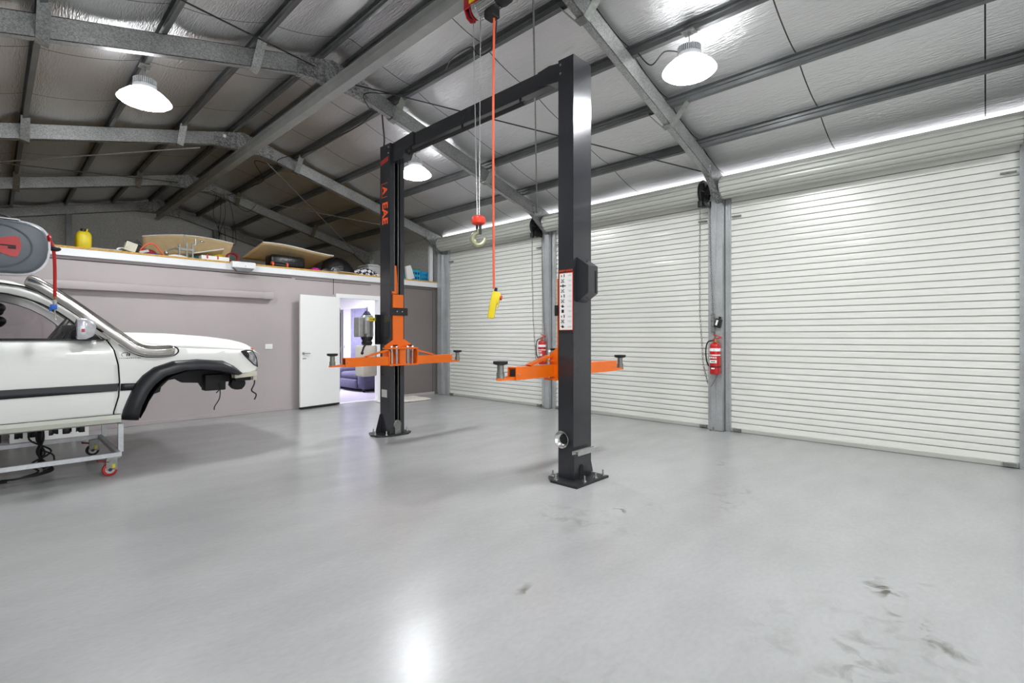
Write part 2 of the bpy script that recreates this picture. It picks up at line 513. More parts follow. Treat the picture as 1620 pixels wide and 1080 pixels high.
def gable(y, name, label):
    mb = MB(); mb.prism([(XL, 0), (XR, 0), (XR, low(XR)+.3), (APX, low(APX)+.33), (XL, low(XL)+.3)], 'Y', y, y+.08)
    mb.build(name, M['wallfoil'], smooth=False, kind='structure', label=label, cat='wall')
gable(Y1-.02, 'wall_far', 'dark grey lined gable end wall above the storage loft')
mb = MB(); yb = Y0-.06
mb.prism([(XL, 3.05), (XR, 3.05), (XR, low(XR)+.3), (APX, low(APX)+.33), (XL, low(XL)+.3)], 'Y', yb, yb+.08)
mb.bx(XL, -2.4, yb, yb+.08, 0, 3.05); mb.bx(2.6, XR, yb, yb+.08, 0, 3.05)  # gap left between these is an added opening that lets in fill daylight
mb.build('wall_back', M['wallfoil'], smooth=False, kind='structure', label='grey lined end wall with an added daylight opening behind the photographer', cat='wall')
mb = MB(); mb.bx(XL-.08, XL, Y0, Y1, 0, low(XL)+.33)
mb.build('wall_left', M['wallfoil'], smooth=False, kind='structure', label='grey lined long wall opposite the roller doors', cat='wall')
mb = MB(); mb.bx(XR+.02, XR+.1, Y0, -.55, 0, low(XR)+.33)
mb.bx(XR, XR+.1, 8.93, 12.62, 0, low(XR)+.36); mb.bx(XR, XR+.1, 14.42, Y1, 0, low(XR)+.36); mb.bx(XR, XR+.1, 12.62, 14.42, 2.1, low(XR)+.36)
mb.bx(XR+.02, XR+.1, 12.62, 14.42, 0, .06)
for a, b in ((-.75, -.2), (2.5, 2.9), (5.58, 5.97), (8.58, 8.95)): mb.bx(XR+.025, XR+.055, a, b, 0, 3.06)  # hidden strips added between the doors to stop light leaks
mb.bx(XR+.027, XR+.055, -.7, 8.95, 3.05, 3.515)  # hidden head strip added behind the drums, height set to limit sky glow
mb.bx(XR+.022, XR+.05, -.6, 8.92, 0, .03)  # hidden strip added to close the light gap under the doors
mb.build('wall_right', M['wallfoil'], smooth=False, kind='structure', label='lined side wall beyond the roller doors', cat='wall')

# inner wall with the doorway
DX0, DX1, DZ = 4.60, 5.47, 2.06
mb = MB(); mb.bx(XL, DX0, 9.0, 9.09, 0, 2.41); mb.bx(DX1, 5.6, 9.0, 9.09, 0, 2.41); mb.bx(DX0, DX1, 9.0, 9.09, DZ, 2.41)
mb.m = 2; mb.bx(5.6, 6.98, 9.0, 9.09, 0, 2.41)  # this panel's paint is darkened to stand in for shade on the wall
mb.m = 1
for x0, x1, z in ((XL, 3.72, 2.345), (3.78, 5.3, 2.33), (5.6, 6.85, 2.33)): mb.bx(x0, x1, 8.9965, 9.0, z, z+.012)
for x in (4.50,): mb.bx(x, x+.012, 8.997, 9.0, 2.1, 2.41)
mb.bx(6.85, 6.858, 8.997, 9.0, .06, 2.33)
mb.build('wall_inner', [M['mauve'], mat('wall joint shadow gap', '#3a3434', .7), mat('wall paint darkened for shade', '#78716f', .45, 0, .04, 1.2)], smooth=False, kind='structure', label='mauve grey partition wall under the storage loft', cat='wall')
mb = MB(); mb.bx(XL, 3.74, 8.985, 9.0, 0, .06, .004); mb.bx(DX1+.07, 6.9, 8.985, 9.0, 0, .06, .004)
mb.build('baseboard_inner', M['mauve'], smooth=False, kind='structure', label='low mauve grey skirting along the partition wall', cat='skirting')
mb = MB(); mb.bx(XL, 6.98, 8.93, 9.03, 2.405, 2.497, .004); mb.bx(XL, 6.98, 8.925, 8.945, 2.395, 2.415)
mb.build('trim_1', M['wsteel'], smooth=False, kind='structure', label='white steel edge beam of the storage loft', cat='beam')
mb = MB(); mb.bx(XL, 6.98, 8.925, Y1-.03, 2.497, 2.525)
mb.build('floor_upper', M['chip'], smooth=False, kind='structure', label='yellow chipboard floor of the storage loft', cat='floor')
# lounge lining
mb = MB(); mb.bx(2.9, 2.95, 9.1, Y1-.04, 0, 2.4); mb.bx(2.95, XR, Y1-.12, Y1-.05, 0, 2.4)
mb.bx(6.98, 7.05, 9.1, 12.62, 0, 2.4); mb.bx(6.98, 7.05, 14.42, Y1-.12, 0, 2.4); mb.bx(6.98, 7.05, 12.62, 14.42, 2.1, 2.4)
mb.build('wall_rear', M['white'], smooth=False, kind='structure', label='white lining of the room behind the open door', cat='wall')
mb = MB(); mb.bx(2.95, 6.98, 9.1, Y1-.12, 2.38, 2.4)
mb.build('ceiling_rear', M['white'], smooth=False, kind='structure', label='white ceiling of the room behind the open door', cat='ceiling')

# lounge window
t = thing('window_1', (7.02, 13.5, .06), 'sliding glass door filled with daylight in the far room', 'window', kind='structure')
mb = MB()
for y in (12.62, 13.23, 13.45, 14.37): mb.bx(6.99, 7.05, y, y+.05, .06, 2.1)
mb.bx(6.99, 7.05, 12.62, 14.42, .06, .11); mb.bx(6.99, 7.05, 12.62, 14.42, 2.05, 2.1)
mb.build('frame', M['alu'], t, smooth=False)
mb = MB(); mb.bx(7.03, 7.034, 12.64, 14.4, .08, 2.08); mb.build('pane', M['glass'], t, smooth=False)
mb = MB(); mb.tube([(6.985, 13.2, .86), (6.95, 13.2, .9), (6.94, 13.2, 1.0), (6.95, 13.2, 1.1), (6.985, 13.2, 1.14)], .012); mb.build('handle', M['black'], t)

# ------------------------------------------------------------------ portal frames
PLATE = M['galv_pl']
def portal(y, label, fly, gablef=False):
    r = thing('portal_frame', (XR-.1, y, 0), label, 'steel frame', 'portal frames of the shed')
    t_ = .006; fl = .076
    for side in (1, -1):
        xa = APX; xb = 7.02 if side == 1 else XL+.03
        mb = MB()
        f = lambda x: low(x)
        poly = [(xa, f(xa)), (xb, f(xb)), (xb, f(xb)+.2), (xa, f(xa)+.2)]
        mb.prism(poly, 'Y', y, y+t_)                                    # web
        for o in (0, .194):                                             # flanges
            mb.prism([(xa, f(xa)+o), (xb, f(xb)+o), (xb, f(xb)+o+.006), (xa, f(xa)+o+.006)], 'Y', y, y+fl)
        mb.prism([(xa, f(xa)), (xb, f(xb)), (xb, f(xb)+.02), (xa, f(xa)+.02)], 'Y', y+fl-.004, y+fl)
        mb.build('rafter', M['galv'], r, smooth=False)
    # apex gusset
    mb = MB()
    mb.prism([(2.42, low(2.42)-.004), (2.60, 4.335), (3.12, 4.332), (3.32, low(3.32)-.004), (3.32, low(3.32)+.2), (APX, low(APX)+.2), (2.42, low(2.42)+.2)], 'Y', y-.008, y)
    mb.prism([(2.42, low(2.42)-.006), (2.60, 4.33), (3.12, 4.327), (3.32, low(3.32)-.006), (3.32, low(3.32)), (3.12, 4.336), (2.60, 4.338), (2.42, low(2.42))], 'Y', y-.01, y+.08)
    for x in (2.48, 2.56, 3.14, 3.26):
        for z in (.05, .15): mb.cyl((x, y-.018, low(x)+z), (x, y-.006, low(x)+z), .012, 6)
    mb.bx(2.735, 2.80, y-.016, y-.006, 4.36, 4.58); mb.bx(2.90, 2.965, y-.016, y-.006, 4.36, 4.58)
    mb.build('apex_plate', PLATE, r, smooth=False)
    # right column
    mb = MB()
    zf = 2.527 if y > 9 else 0
    mb.bx(6.93, 6.936, y, y+.15, zf, low(6.93)+.02); mb.bx(6.93, 7.08, y, y+.006, zf, low(7.05)+.05); mb.bx(6.93, 7.08, y+.144, y+.15, zf, low(7.05)+.05)
    mb.bx(6.924, 6.93, y+.09, y+.15, zf, 3.14)
    mb.build('column', M['zinc'], r, smooth=False)
    mb = MB(); mb.bx(6.9, 7.09, y-.02, y+.17, zf, zf+.012); mb.cyl((6.91, y+.12, zf), (6.91, y+.12, zf+.05), .01, 6); mb.build('column_foot', M['galv_pl'], r, smooth=False)
    mb = MB()
    mb.prism([(6.50, low(6.5)), (6.95, 3.13), (6.95, low(6.95)+.15), (6.50, low(6.5)+.15)], 'Y', y-.008, y)
    mb.prism([(6.50, low(6.5)-.006), (6.95, 3.124), (6.95, 3.132), (6.50, low(6.5)+.002)], 'Y', y-.01, y+.08)
    mb.build('knee_plate', PLATE, r, smooth=False)
    mb = MB(); mb.bx(XL+.02, XL+.17, y, y+.15, 0, low(XL)+.02); mb.build('column', M['galv'], r, smooth=False)
    # fly braces: bent straps from purlin to the rafter's lower flange
    for px in fly:
        mb = MB(); x0, x1 = px-.03, px+.055
        zb = low(px)-.006; zt = low(px)+.2
        def strap(pa, pb):
            (ya, za), (yb, zb_) = pa, pb
            V = [mb.bm.verts.new(q) for q in ((x0, ya, za), (x1, ya, za-.02), (x1, yb, zb_-.02), (x0, yb, zb_))]
            W = [mb.bm.verts.new(Vector(v.co)+Vector((0, 0, -.004))) for v in V]
            mb.bm.faces.new(V); mb.bm.faces.new(W[::-1])
            for i in range(4): mb.bm.faces.new((V[i], W[i], W[(i+1) % 4], V[(i+1) % 4]))
        strap((y-.22, zt+.03), (y-.01, zb)); strap((y-.01, zb), (y+.09, zb)); strap((y+.09, zb), (y+.30, zt+.03))
        mb.build('fly_brace', M['dullsteel'] if px > 3 else M['galv'], r, smooth=False)
    return r
portal(-.47, 'steel frame at the edge of the last roller door, outside the view above', [5.38])
portal(2.62, 'galvanised steel frame at the pillar with the uncovered fire extinguisher', [5.38, 3.70])
portal(5.70, 'galvanised steel frame passing over the far lift post', [5.38, 3.70, 1.955, .285])
portal(8.78, 'galvanised steel frame with white card, just in front of the storage loft', [3.70, 1.955, .285])
portal(11.86, 'galvanised steel frame over the middle of the storage loft', [3.70, 5.38, 1.955, .285])
portal(14.78, 'dark steel frame against the far gable wall', [])
mb = MB(); mb.bx(2.548, 2.588, 8.76, 8.772, 4.47, 4.515, rot=Matrix.Rotation(.2, 3, 'Y'))
mb.build('paper_card', M['white'], smooth=False, loc=(2.568, 8.77, 4.46), label='small white card stuck to the frame plate above the loft', cat='card')
# gable posts
for i, (x, lab) in enumerate(((1.15, 'dark upright post against the gable wall behind the yellow jerry can'), (4.05, 'dark upright post against the gable wall behind hanging black cords'))):
    mb = MB(); mb.bx(x, x+.1, 14.72, 14.79, 2.525, low(x)); mb.build('gable_post', M['purlin'], smooth=False, loc=(x, 14.75, 2.525), label=lab, cat='post')
mb = MB(); mb.bx(6.78, 6.86, 9.0, 9.06, 2.525, 3.33)
mb.build('loft_post', M['wsteel'], smooth=False, loc=(6.82, 9.03, 2.525), label='pale steel post standing on the loft beside the blue crates', cat='post')

PLAB = ['steel roof purlin just above the roller doors', 'second steel roof purlin up from the roller doors',
        'third steel roof purlin up from the roller doors, with two lamps on it', 'fourth steel roof purlin up from the roller doors, with the looped power cable',
        'steel ridge purlin on the roller door side of the hoist rail', 'steel roof purlin over the car windscreen, third down from the ridge',
        'steel roof purlin holding the lamp above the car', 'steel roof purlin between the car lamp and the ridge', 'steel ridge purlin on the car side of the hoist rail']
for i, px in enumerate(PUR_R + PUR_L):
    s = 1 if px > APX else -1
    mb = MB()
    sl = (-SR if s == 1 else SL)
    z0 = low(px)+.2
    def seg(xa, xb, za, zb): mb.prism([(xa, z0+za), (xb, z0+zb+sl*(xb-xa)), (xb, z0+zb+sl*(xb-xa)+.003), (xa, z0+za+.003)], 'Y', Y0, Y1-.03)
    # top-hat channel: two webs with a folded lip each
    w = .062
    mb.prism([(px, z0), (px+.003, z0), (px+.003, z0+.097), (px, z0+.097)], 'Y', Y0, Y1-.03)
    mb.prism([(px, z0), (px+w*.5, z0+sl*w*.5), (px+w*.5, z0+sl*w*.5+.004), (px, z0+.004)], 'Y', Y0, Y1-.03)
    mb.prism([(px-.012, z0+.052), (px, z0+.046), (px, z0+.062), (px-.012, z0+.058)], 'Y', Y0, Y1-.03)
    mb.prism([(px-.012, z0-.002), (px, z0), (px, z0+.012), (px-.012, z0+.004)], 'Y', Y0, Y1-.03)
    mb.prism([(px-w*.55, z0+.085-sl*w*.55), (px, z0+.085), (px, z0+.089), (px-w*.55, z0+.089-sl*w*.55)], 'Y', Y0, Y1-.03)
    mb.prism([(px+w*.5, z0+sl*w*.5), (px+w*.5+.003, z0+sl*w*.5), (px+w*.5+.003, z0+sl*w*.5+.018), (px+w*.5, z0+sl*w*.5+.018)], 'Y', Y0, Y1-.03)
    mb.build('purlin_beam', M['purlin'], smooth=False, loc=(px, 5, z0), group='roof purlins', label=PLAB[i], cat='purlin')

# hoist rail: I-beam under the ridge
mb = MB()
mb.prism([(2.755, 4.167), (2.861, 4.167), (2.861, 4.177), (2.813, 4.182), (2.813, 4.314), (2.861, 4.319), (2.861, 4.328), (2.755, 4.328), (2.755, 4.319), (2.803, 4.314), (2.803, 4.182), (2.755, 4.177)], 'Y', -1.2, 14.72)
mb.build('hoist_rail', M['rail'], smooth=False, loc=(2.81, 6.8, 4.167), label='long grey steel I-beam rail hung below the roof ridge', cat='beam')

# roof bracing rods
def rod(a, b, label, r=.008, m='darkmetal', sagz=0):
    mb = MB(); pts = [Vector(a).lerp(Vector(b), t/8)+Vector((0, 0, -sagz*math.sin(PI*t/8))) for t in range(9)]
    mb.tube(pts, r, 6); mb.build('brace_rod', M[m], loc=a, label=label, cat='brace rod', group='roof brace rods')
rod((2.98, 5.69, 4.42), (6.60, 2.72, 3.50), 'dark brace rod crossing behind the lift crossbeam to the extinguisher pillar')
rod((3.1, 2.72, 4.36), (6.60, 5.69, 3.47), 'grey brace rod passing behind the near lift post top and hoist cord', .009, 'dullsteel')
rod((2.62, 5.69, 4.47), (-2.7, 2.72, 3.2), 'dark brace rod running from the ridge plate to the upper roof by the lamp')
rod((2.62, 11.84, 4.42), (-2.7, 8.88, 3.2), 'grey brace rod ending on the ridge plate over the loft, beside the hoist rail', .01, 'dullsteel')
rod((2.25, 8.87, 4.25), (-2.7, 11.84, 3.2), 'pale brace rod rising to the frame with the white card', .01, 'galv')
rod((3.25, 8.87, 4.26), (6.5, 11.84, 3.5), 'pale brace rod slanting down over the loft toward the bin bag', .01, 'galv')
rod((3.1, 11.84, 4.34), (6.6, 8.87, 3.55), 'pale brace rod slanting from hanging cords toward the lettered lift post', .01, 'galv')

# ------------------------------------------------------------------ roller doors
def chain(mb, pts, pitch=.032, r=.0035):
    P = [Vector(p) for p in pts]
    seg = []
    for a, b in zip(P, P[1:]):
        n = max(1, int((b-a).length/pitch))
        for k in range(n): seg.append((a.lerp(b, k/n), a.lerp(b, (k+1)/n)))
    for i, (a, b) in enumerate(seg):
        d = (b-a); L = d.length; d.normalize()
        s = Vector((0, 1, 0)) if i % 2 else Vector((1, 0, 0))
        s = (s - d*s.dot(d)).normalized()
        mid = (a+b)/2
        ring = []
        for k in range(8):
            an = 2*PI*k/8
            ring.append(mid + d*math.cos(an)*L*.62 + s*math.sin(an)*.011)
        ring.append(ring[0])
        mb.tube(ring, r, 4, caps=False)

def roller(n, ya, yb, label, chain_y=None):
    r = thing('door_%d' % n, (7.06, (ya+yb)/2, 0), label, 'roller door', kind='structure')
    p = .0775; zz = []
    z = .055
    while z < 3.22:
        zz += [(z, 7.058), (z+p*.5, 7.0572), (z+p-.0118, 7.058), (z+p-.0112, 7.092), (z+p-.0006, 7.092)]
        z += p
    mb = MB()
    V = [[mb.bm.verts.new((x, y, z)) for z, x in zz] for y in (ya, yb)]
    for i in range(len(zz)-1): mb.bm.faces.new((V[0][i], V[1][i], V[1][i+1], V[0][i+1]))
    mb.build('curtain', M['curtain'], r, smooth=False, solid=.001)
    mb = MB(); mb.bx(7.035, 7.085, ya, yb, .002, .055, .005); mb.build('bottom_rail', M['drum'], r, smooth=False)
    # rolled drum
    cx, cz, R = 6.83, 3.315, .147
    ring = []
    N = 13
    for k in range(N):
        a0 = 2*PI*k/N
        for da, dr in ((0, 0), (.12, .004), (.3, .005), (.40, 0), (.425, -.014), (.455, -.014)):
            a = a0+da*(2*PI/N/.4833); ring.append((cx+(R+dr)*math.cos(a), cz+(R+dr)*math.sin(a)))
    mb = MB(); mb.rings([[Vector((x, y, z)) for x, z in ring] for y in (ya-.02, yb+.02)]); mb.build('drum', M['drum'], r, smooth=False)
    # curtain lead from drum to the opening
    mb = MB()
    for y in (ya-.03, yb+.02): mb.lathe([(.12, 0), (.155, 0), (.157, .012), (.12, .012)], (cx, y, cz), 'Y', 26)
    mb.build('drum_ring', M['galv'], r)
    for y in (ya-.065, yb):
        mb = MB(); mb.bx(7.015, 7.10, y, y+.065, 0, 3.18); mb.bx(7.005, 7.015, y+.012, y+.03, 0, 3.18); mb.bx(7.01, 7.09, y+.01, y+.055, 3.16, 3.2)
        mb.build('guide_rail', M['zinc'], r, smooth=False)
    mb = MB()
    for y in (ya+.02, yb-.14): mb.bx(7.0, 7.04, y, y+.12, 2.94, 2.955); mb.bx(7.0, 7.045, y, y+.1, .015, .05)
    mb.build('stop_bracket', M['dullsteel'], r, smooth=False)
    if chain_y is not None:
        y = chain_y
        mb = MB()
        mb.lathe([(.03, -.02), (.17, -.02), (.18, -.01), (.165, .0), (.18, .01), (.17, .02), (.03, .02)], (6.82, y, 3.28), 'Y', 28)
        for k in range(6):
            a = k*PI/3; mb.cyl((6.82, y-.025, 3.28), (6.82+.15*math.cos(a), y-.025, 3.28+.15*math.sin(a)), .014, 6)
        mb.cyl((6.82, y-.05, 3.28), (6.82, y+.06, 3.28), .05, 14)
        mb.bx(6.73, 6.95, y-.05, y-.035, 3.1, 3.19)
        mb.build('chain_wheel', M['black'], r)
        mb = MB()
        L = [(6.70, y, 3.2), (6.72, y+.015, 2.4), (6.76, y+.03, 1.6), (6.80, y+.0, .92), (6.83, y-.05, .66), (6.85, y-.09, .62), (6.88, y-.13, .70), (6.90, y-.15, .78)]
        chain(mb, L)
        chain(mb, [(6.93, y-.03, 3.12), (6.91, y-.06, 2.3), (6.915, y-.09, 1.6), (6.91, y-.12, 1.25)])
        mb.build('hand_chain', M['dullsteel'], r)
        mb = MB(); mb.bx(6.67, 6.73, y-.03, y+.03, 3.07, 3.16, .01); mb.build('chain_guide', M['black'], r, smooth=False)
    return r
roller(1, 5.925, 8.63, 'white roller door beside the partition wall', 5.89)
roller(2, 2.85, 5.625, 'white roller door behind the near lift post', 2.83)
roller(3, -.24, 2.545, 'white roller door beyond the pillar with the uncovered extinguisher')

# corner trim column at partition wall
mb = MB(); mb.bx(6.97, 7.06, 8.70, 8.78, 0, 3.12); mb.build('trim_2', M['zinc'], smooth=False, kind='structure', label='galvanised upright where partition wall meets roller door', cat='post')

# ------------------------------------------------------------------ white door
t = thing('door_4', (DX0, 9.0, 0), 'open white internal door with lever handle on the partition wall', 'door', kind='structure')
mb = MB(); mb.bx(DX0-.055, DX0+.02, 8.985, 9.1, 0, DZ+.06, .004); mb.bx(DX1-.02, DX1+.06, 8.975, 9.1, 0, DZ+.06, .004); mb.bx(DX0-.053, DX1+.058, 8.97, 9.098, DZ-.02, DZ+.062, .004)
mb.build('door_frame', M['white'], t, smooth=False)
mb = MB(); mb.bx(DX0, DX1, 9.0, 9.09, 0, .012); mb.build('threshold', M['wsteel'], t, smooth=False)
hx, hy = 4.60, 8.95; ex, ey = 3.765, 8.80
ang = math.atan2(ey-hy, ex-hx)
R4 = Matrix.Translation((hx, hy, 0)) @ Matrix.Rotation(ang, 4, 'Z')
mb = MB(); mb.bx(0, .834, -.019, .019, .045, 2.05, .003)
for z0, z1 in ((.18, .95), (1.08, 1.92)):
    pass
leaf = mb.build('door_leaf', M['white'], t, smooth=False, xf=R4)
mb = MB(); mb.bx(.01, .83, -.024, .024, .012, .047); mb.build('bottom_seal', M['black'], t, smooth=False, xf=R4)
mb = MB()
for s in (1, -1):
    mb.lathe([(.026, 0), (.026, s*.008)], (.775, s*.019, 1.0), 'Y', 16)
    mb.cyl((.775, s*.02, 1.0), (.775, s*.055, 1.0), .009, 8); mb.tube([(.775, s*.055, 1.0), (.72, s*.057, 1.0), (.66, s*.055, .998)], .009, 8)
    mb.bx(.72, .79, s*.019-.004, s*.019+.004, .9, .92)
mb.build('handle', M['chrome'], leaf, xf=R4)
for z in (.3, 1.05, 1.8):
    mb = MB(); mb.cyl((0, .02, z-.045), (0, .02, z+.045), .008, 8); mb.build('hinge', M['chrome'], t, xf=R4)

# ------------------------------------------------------------------ wall fittings
t = thing('drain_pipe', (-2, 8.93, 2.0), 'painted mauve grey pipe fixed along the partition wall', 'pipe')
mb = MB(); mb.bx(-3.0, 3.365, 8.885, 8.998, 1.945, 2.06, .014)
mb.build('pipe', M['mauve'], t)
mb = MB()
for x in (1.98, 3.2): mb.bx(x, x+.17, 8.88, 8.999, 1.94, 2.065, .014)
mb.build('coupling', M['mauve'], t)
t = thing('light_switch', (3.325, 8.995, 1.083), 'white light switch plate on the partition wall beside the car bonnet', 'switch')
mb = MB(); mb.bx(3.265, 3.387, 8.985, 9.0, 1.086, 1.172, .004); mb.build('plate', M['white'], t, smooth=False)
mb = MB(); mb.bx(3.30, 3.32, 8.98, 8.986, 1.115, 1.145, .002); mb.bx(3.335, 3.355, 8.98, 8.986, 1.115, 1.145, .002); mb.build('rocker', M['white'], t, smooth=False)
t = thing('emergency_light', (2.88, 8.93, 2.39), 'white box light fixed to the edge beam below cardboard sheets', 'light')
mb = MB(); mb.bx(2.70, 3.06, 8.83, 8.93, 2.43, 2.53, .008); mb.build('housing', M['white'], t, smooth=False)
mb = MB(); mb.prism([(2.72, 2.43), (3.04, 2.43), (2.98, 2.375), (2.78, 2.375)], 'Y', 8.84, 8.93); mb.build('dark_underside', mat('shaded underside grey', '#77787a', .3), t, smooth=False)  # shade under the box put in as a grey wedge
mb = MB(); mb.lathe([(.006, 0), (.006, -.004)], (2.9, 8.83, 2.46), 'Y', 8); mb.build('indicator', M['ink'], t)

# ------------------------------------------------------------------ high bay lamps
def highbay(x, y, label):
    zt = low(x)+.2
    r = thing('high_bay_lamp', (x, y, zt), label, 'ceiling lamp', 'round high bay lamps')
    zc = 3.80 if x > 3 else 3.83
    mb = MB(); mb.bx(x-.05, x+.05, y-.06, y+.06, zt-.012, zt-.002); mb.cyl((x, y, zt-.03), (x, y, zt), .012, 8); mb.build('mount_plate', M['galv'], r, smooth=False)
    mb = MB(); mb.cyl((x, y, zc+.235), (x, y, zt-.01), .004, 6); mb.lathe([(.018, .0), (.022, .01), (.018, .02)], (x, y, zc+.225), 'Z', 10); mb.build('hook', M['dullsteel'], r)
    mb = MB()
    ring = []
    for k in range(36):
        a = 2*PI*k/36
        for da, rr in ((0, .105), (.06, .105), (.065, .09), (.12, .09)): ring.append((rr*math.cos(a+da*1.4), rr*math.sin(a+da*1.4)))
    mb.rings([[Vector((x+px, y+py, z)) for px, py in ring] for z in (zc+.13, zc+.225)])
    mb.cyl((x, y, zc+.10), (x, y, zc+.16), .108, 28)
    mb.build('heat_sink', M['lamphouse'], r)
    mb = MB(); mb.lathe([(.112, .12), (.16, .09), (.225, .03), (.245, 0), (.24, 0), (.155, .085), (.11, .112)], (x, y, zc), 'Z', 32, caps=False)
    mb.build('reflector', BOWL, r)
    mb = MB(); mb.lathe([(.001, .012), (.235, .012), (.236, .0), (.215, -.022), (.16, -.042), (.08, -.052), (.001, -.055)], (x, y, zc), 'Z', 32); mb.build('lens', LAMP, r)
    mb = MB(); mb.tube(smooth_pts([(x-.05, y+.09, zc+.2), (x-.1, y+.2, zc+.22), (x-.06, y+.36, zc+.17), (x-.02, y+.52, zt-.01)]), .006, 6); mb.build('flex', M['cable'], r)
    return r
highbay(4.53, 2.02, 'lit white high bay lamp in front of the large roller door beyond the pillar')
highbay(4.53, 6.38, 'lit white high bay lamp beside the top of the far lift post')
highbay(1.14, 6.52, 'lit white high bay lamp above the car')
highbay(1.14, 2.02, 'lit high bay lamp overhead of the photographer, outside the view')
highbay(4.53, -2.2, 'lit high bay lamp behind the photographer on the roller door side')
highbay(1.14, -2.2, 'lit high bay lamp behind the photographer on the car side')

# ------------------------------------------------------------------ vehicle lift
lift = thing('vehicle_lift', (3.73, 4.27, 0), 'charcoal two-post vehicle lift with orange arms and overhead crossbeam', 'vehicle lift')
LP = M['lift']
def post(x0, x1, y0, y1, ztop, openp):
    mb = MB(); t_ = .008
    mb.bx(x0, x0+t_, y0, y1, .02, ztop); mb.bx(x1-t_, x1, y0, y1, .02, ztop)
    yw = (y0, y0+t_) if openp else (y1-t_, y1)
    mb.bx(x0, x1, yw[0], yw[1], .02, ztop)
    yl = (y1-t_, y1) if openp else (y0, y0+t_)
    w = (x1-x0)*.29
    mb.bx(x0, x0+w, yl[0], yl[1], .02, ztop); mb.bx(x1-w, x1, yl[0], yl[1], .02, ztop)
    s = 1 if openp else -1
    mb.m = 1
    for xx in (x0+w-.003, x1-w-.003): mb.bx(xx, xx+.006, min(yl[0], yl[0]-s*.04), max(yl[0], yl[0]-s*.04), .02, ztop-.02)
    o = mb.build('lift_post', [LP, M['liftin']], lift, smooth=False)
    return o
PN = (3.612, 3.887, 2.682, 2.855); PF = (3.617, 3.835, 5.66, 5.90)
pn = post(*PN, 3.845, True); pf = post(*PF, 3.85, False)
for P_, po, near in ((PN, pn, True), (PF, pf, False)):
    x0, x1, y0, y1 = P_
    mb = MB()
    if near: mb.prism([(x0-.14, y0-.14), (x1+.08, y0-.14), (x1+.08, y1+.08), (x0-.05, y1+.08), (x0-.14, y1-.02)], 'Z', 0, .02)
    else: mb.prism([(x0-.19, y0+.16), (x0-.17, y0+.03), (x0-.02, y0-.06), (x1+.03, y0-.06), (x1+.13, y0+.03), (x1+.13, y1+.08), (x0-.12, y1+.08)], 'Z', 0, .02)
    mb.build('base_plate', M['darkmetal'], po, smooth=False)
    mb = MB()
    for bx_, by_ in (((x0-.1, y0+.12), (x0+.03, y0-.1), (x0+.2, y0-.1), (x1+.05, y0-.1), (x1+.05, y1+.04), (x0-.02, y1+.05)) if near else ((x0-.14, y0+.13), (x0-.06, y0-.01), (x1+.09, y0+.06), (x1+.09, y1+.03), (x0-.08, y1+.04))):
        mb.cyl((bx_, by_, .02), (bx_, by_, .075), .008, 8); mb.cyl((bx_, by_, .02), (bx_, by_, .036), .015, 6); mb.cyl((bx_, by_, .018), (bx_, by_, .024), .022, 12)
    mb.build('anchor_bolt', M['chrome'], po)
    mb = MB()
    if near:
        mb.prism([(x1, .02), (x1+.105, .02), (x1+.035, .25), (x1, .25)], 'Y', y0+.05, y0+.06)
        mb.bx(x0-.003, x0+.005, y0-.012, y0, .02, .235)
    else:
        mb.prism([(x0, .02), (x0-.09, .02), (x0-.02, .27), (x0, .27)], 'Y', y1-.03, y1-.02)
        mb.prism([(x1, .02), (x1+.09, .02), (x1+.02, .27), (x1, .27)], 'Y', y1-.03, y1-.02)
    mb.build('gusset', LP, po, smooth=False)
    # cables and cylinder in the channel
    mb = MB(); ym = (y0+y1)/2
    s = -1 if not near else 1
    yo = (y1-.03) if near else (y0+.03)
    for xx in (x0+.085, x1-.075): mb.cyl((xx, yo, .05), (xx, yo, 3.75), .005, 6)
    mb.build('lift_cable', M['dullsteel'], po)
    mb = MB(); mb.cyl(((x0+x1)/2-.03, yo-s*.03, .1), ((x0+x1)/2-.03, yo-s*.03, 2.5), .02, 12); mb.build('lift_cylinder', M['darkmetal'], po)
    mb = MB(); yp = yo - .03 if near else yo-.02
    mb.lathe([(.055, -.02), (.06, -.015), (.05, 0), (.06, .015), (.055, .02)], ((x0+x1)/2, yp, .14), 'Y', 18); mb.bx((x0+x1)/2-.045, (x0+x1)/2+.045, yp-.03, yp+.03, .02, .12)
    mb.build('pulley', M['dullsteel'], po)
    # top bolts
    mb = MB()
    for zz in (3.83, 3.75): mb.cyl((x0-.008, (y1-.03 if near else y0+.03), zz-.03), (x0+.01, (y1-.03 if near else y0+.03), zz-.03), .012, 8)
    mb.cyl((x1-.05, y0+.1, 3.84), (x1-.05, y0+.1, 3.9), .018, 8)
    mb.build('top_bolt', M['chrome'], po)
# bolted top cover on near post
mb = MB(); mb.prism([(PN[2]+.0, 3.845), (PN[3], 3.845), (PN[3], 3.85), (PN[2], 3.85)], 'X', PN[0], PN[1]); mb.build('post_cap', LP, pn, smooth=False)

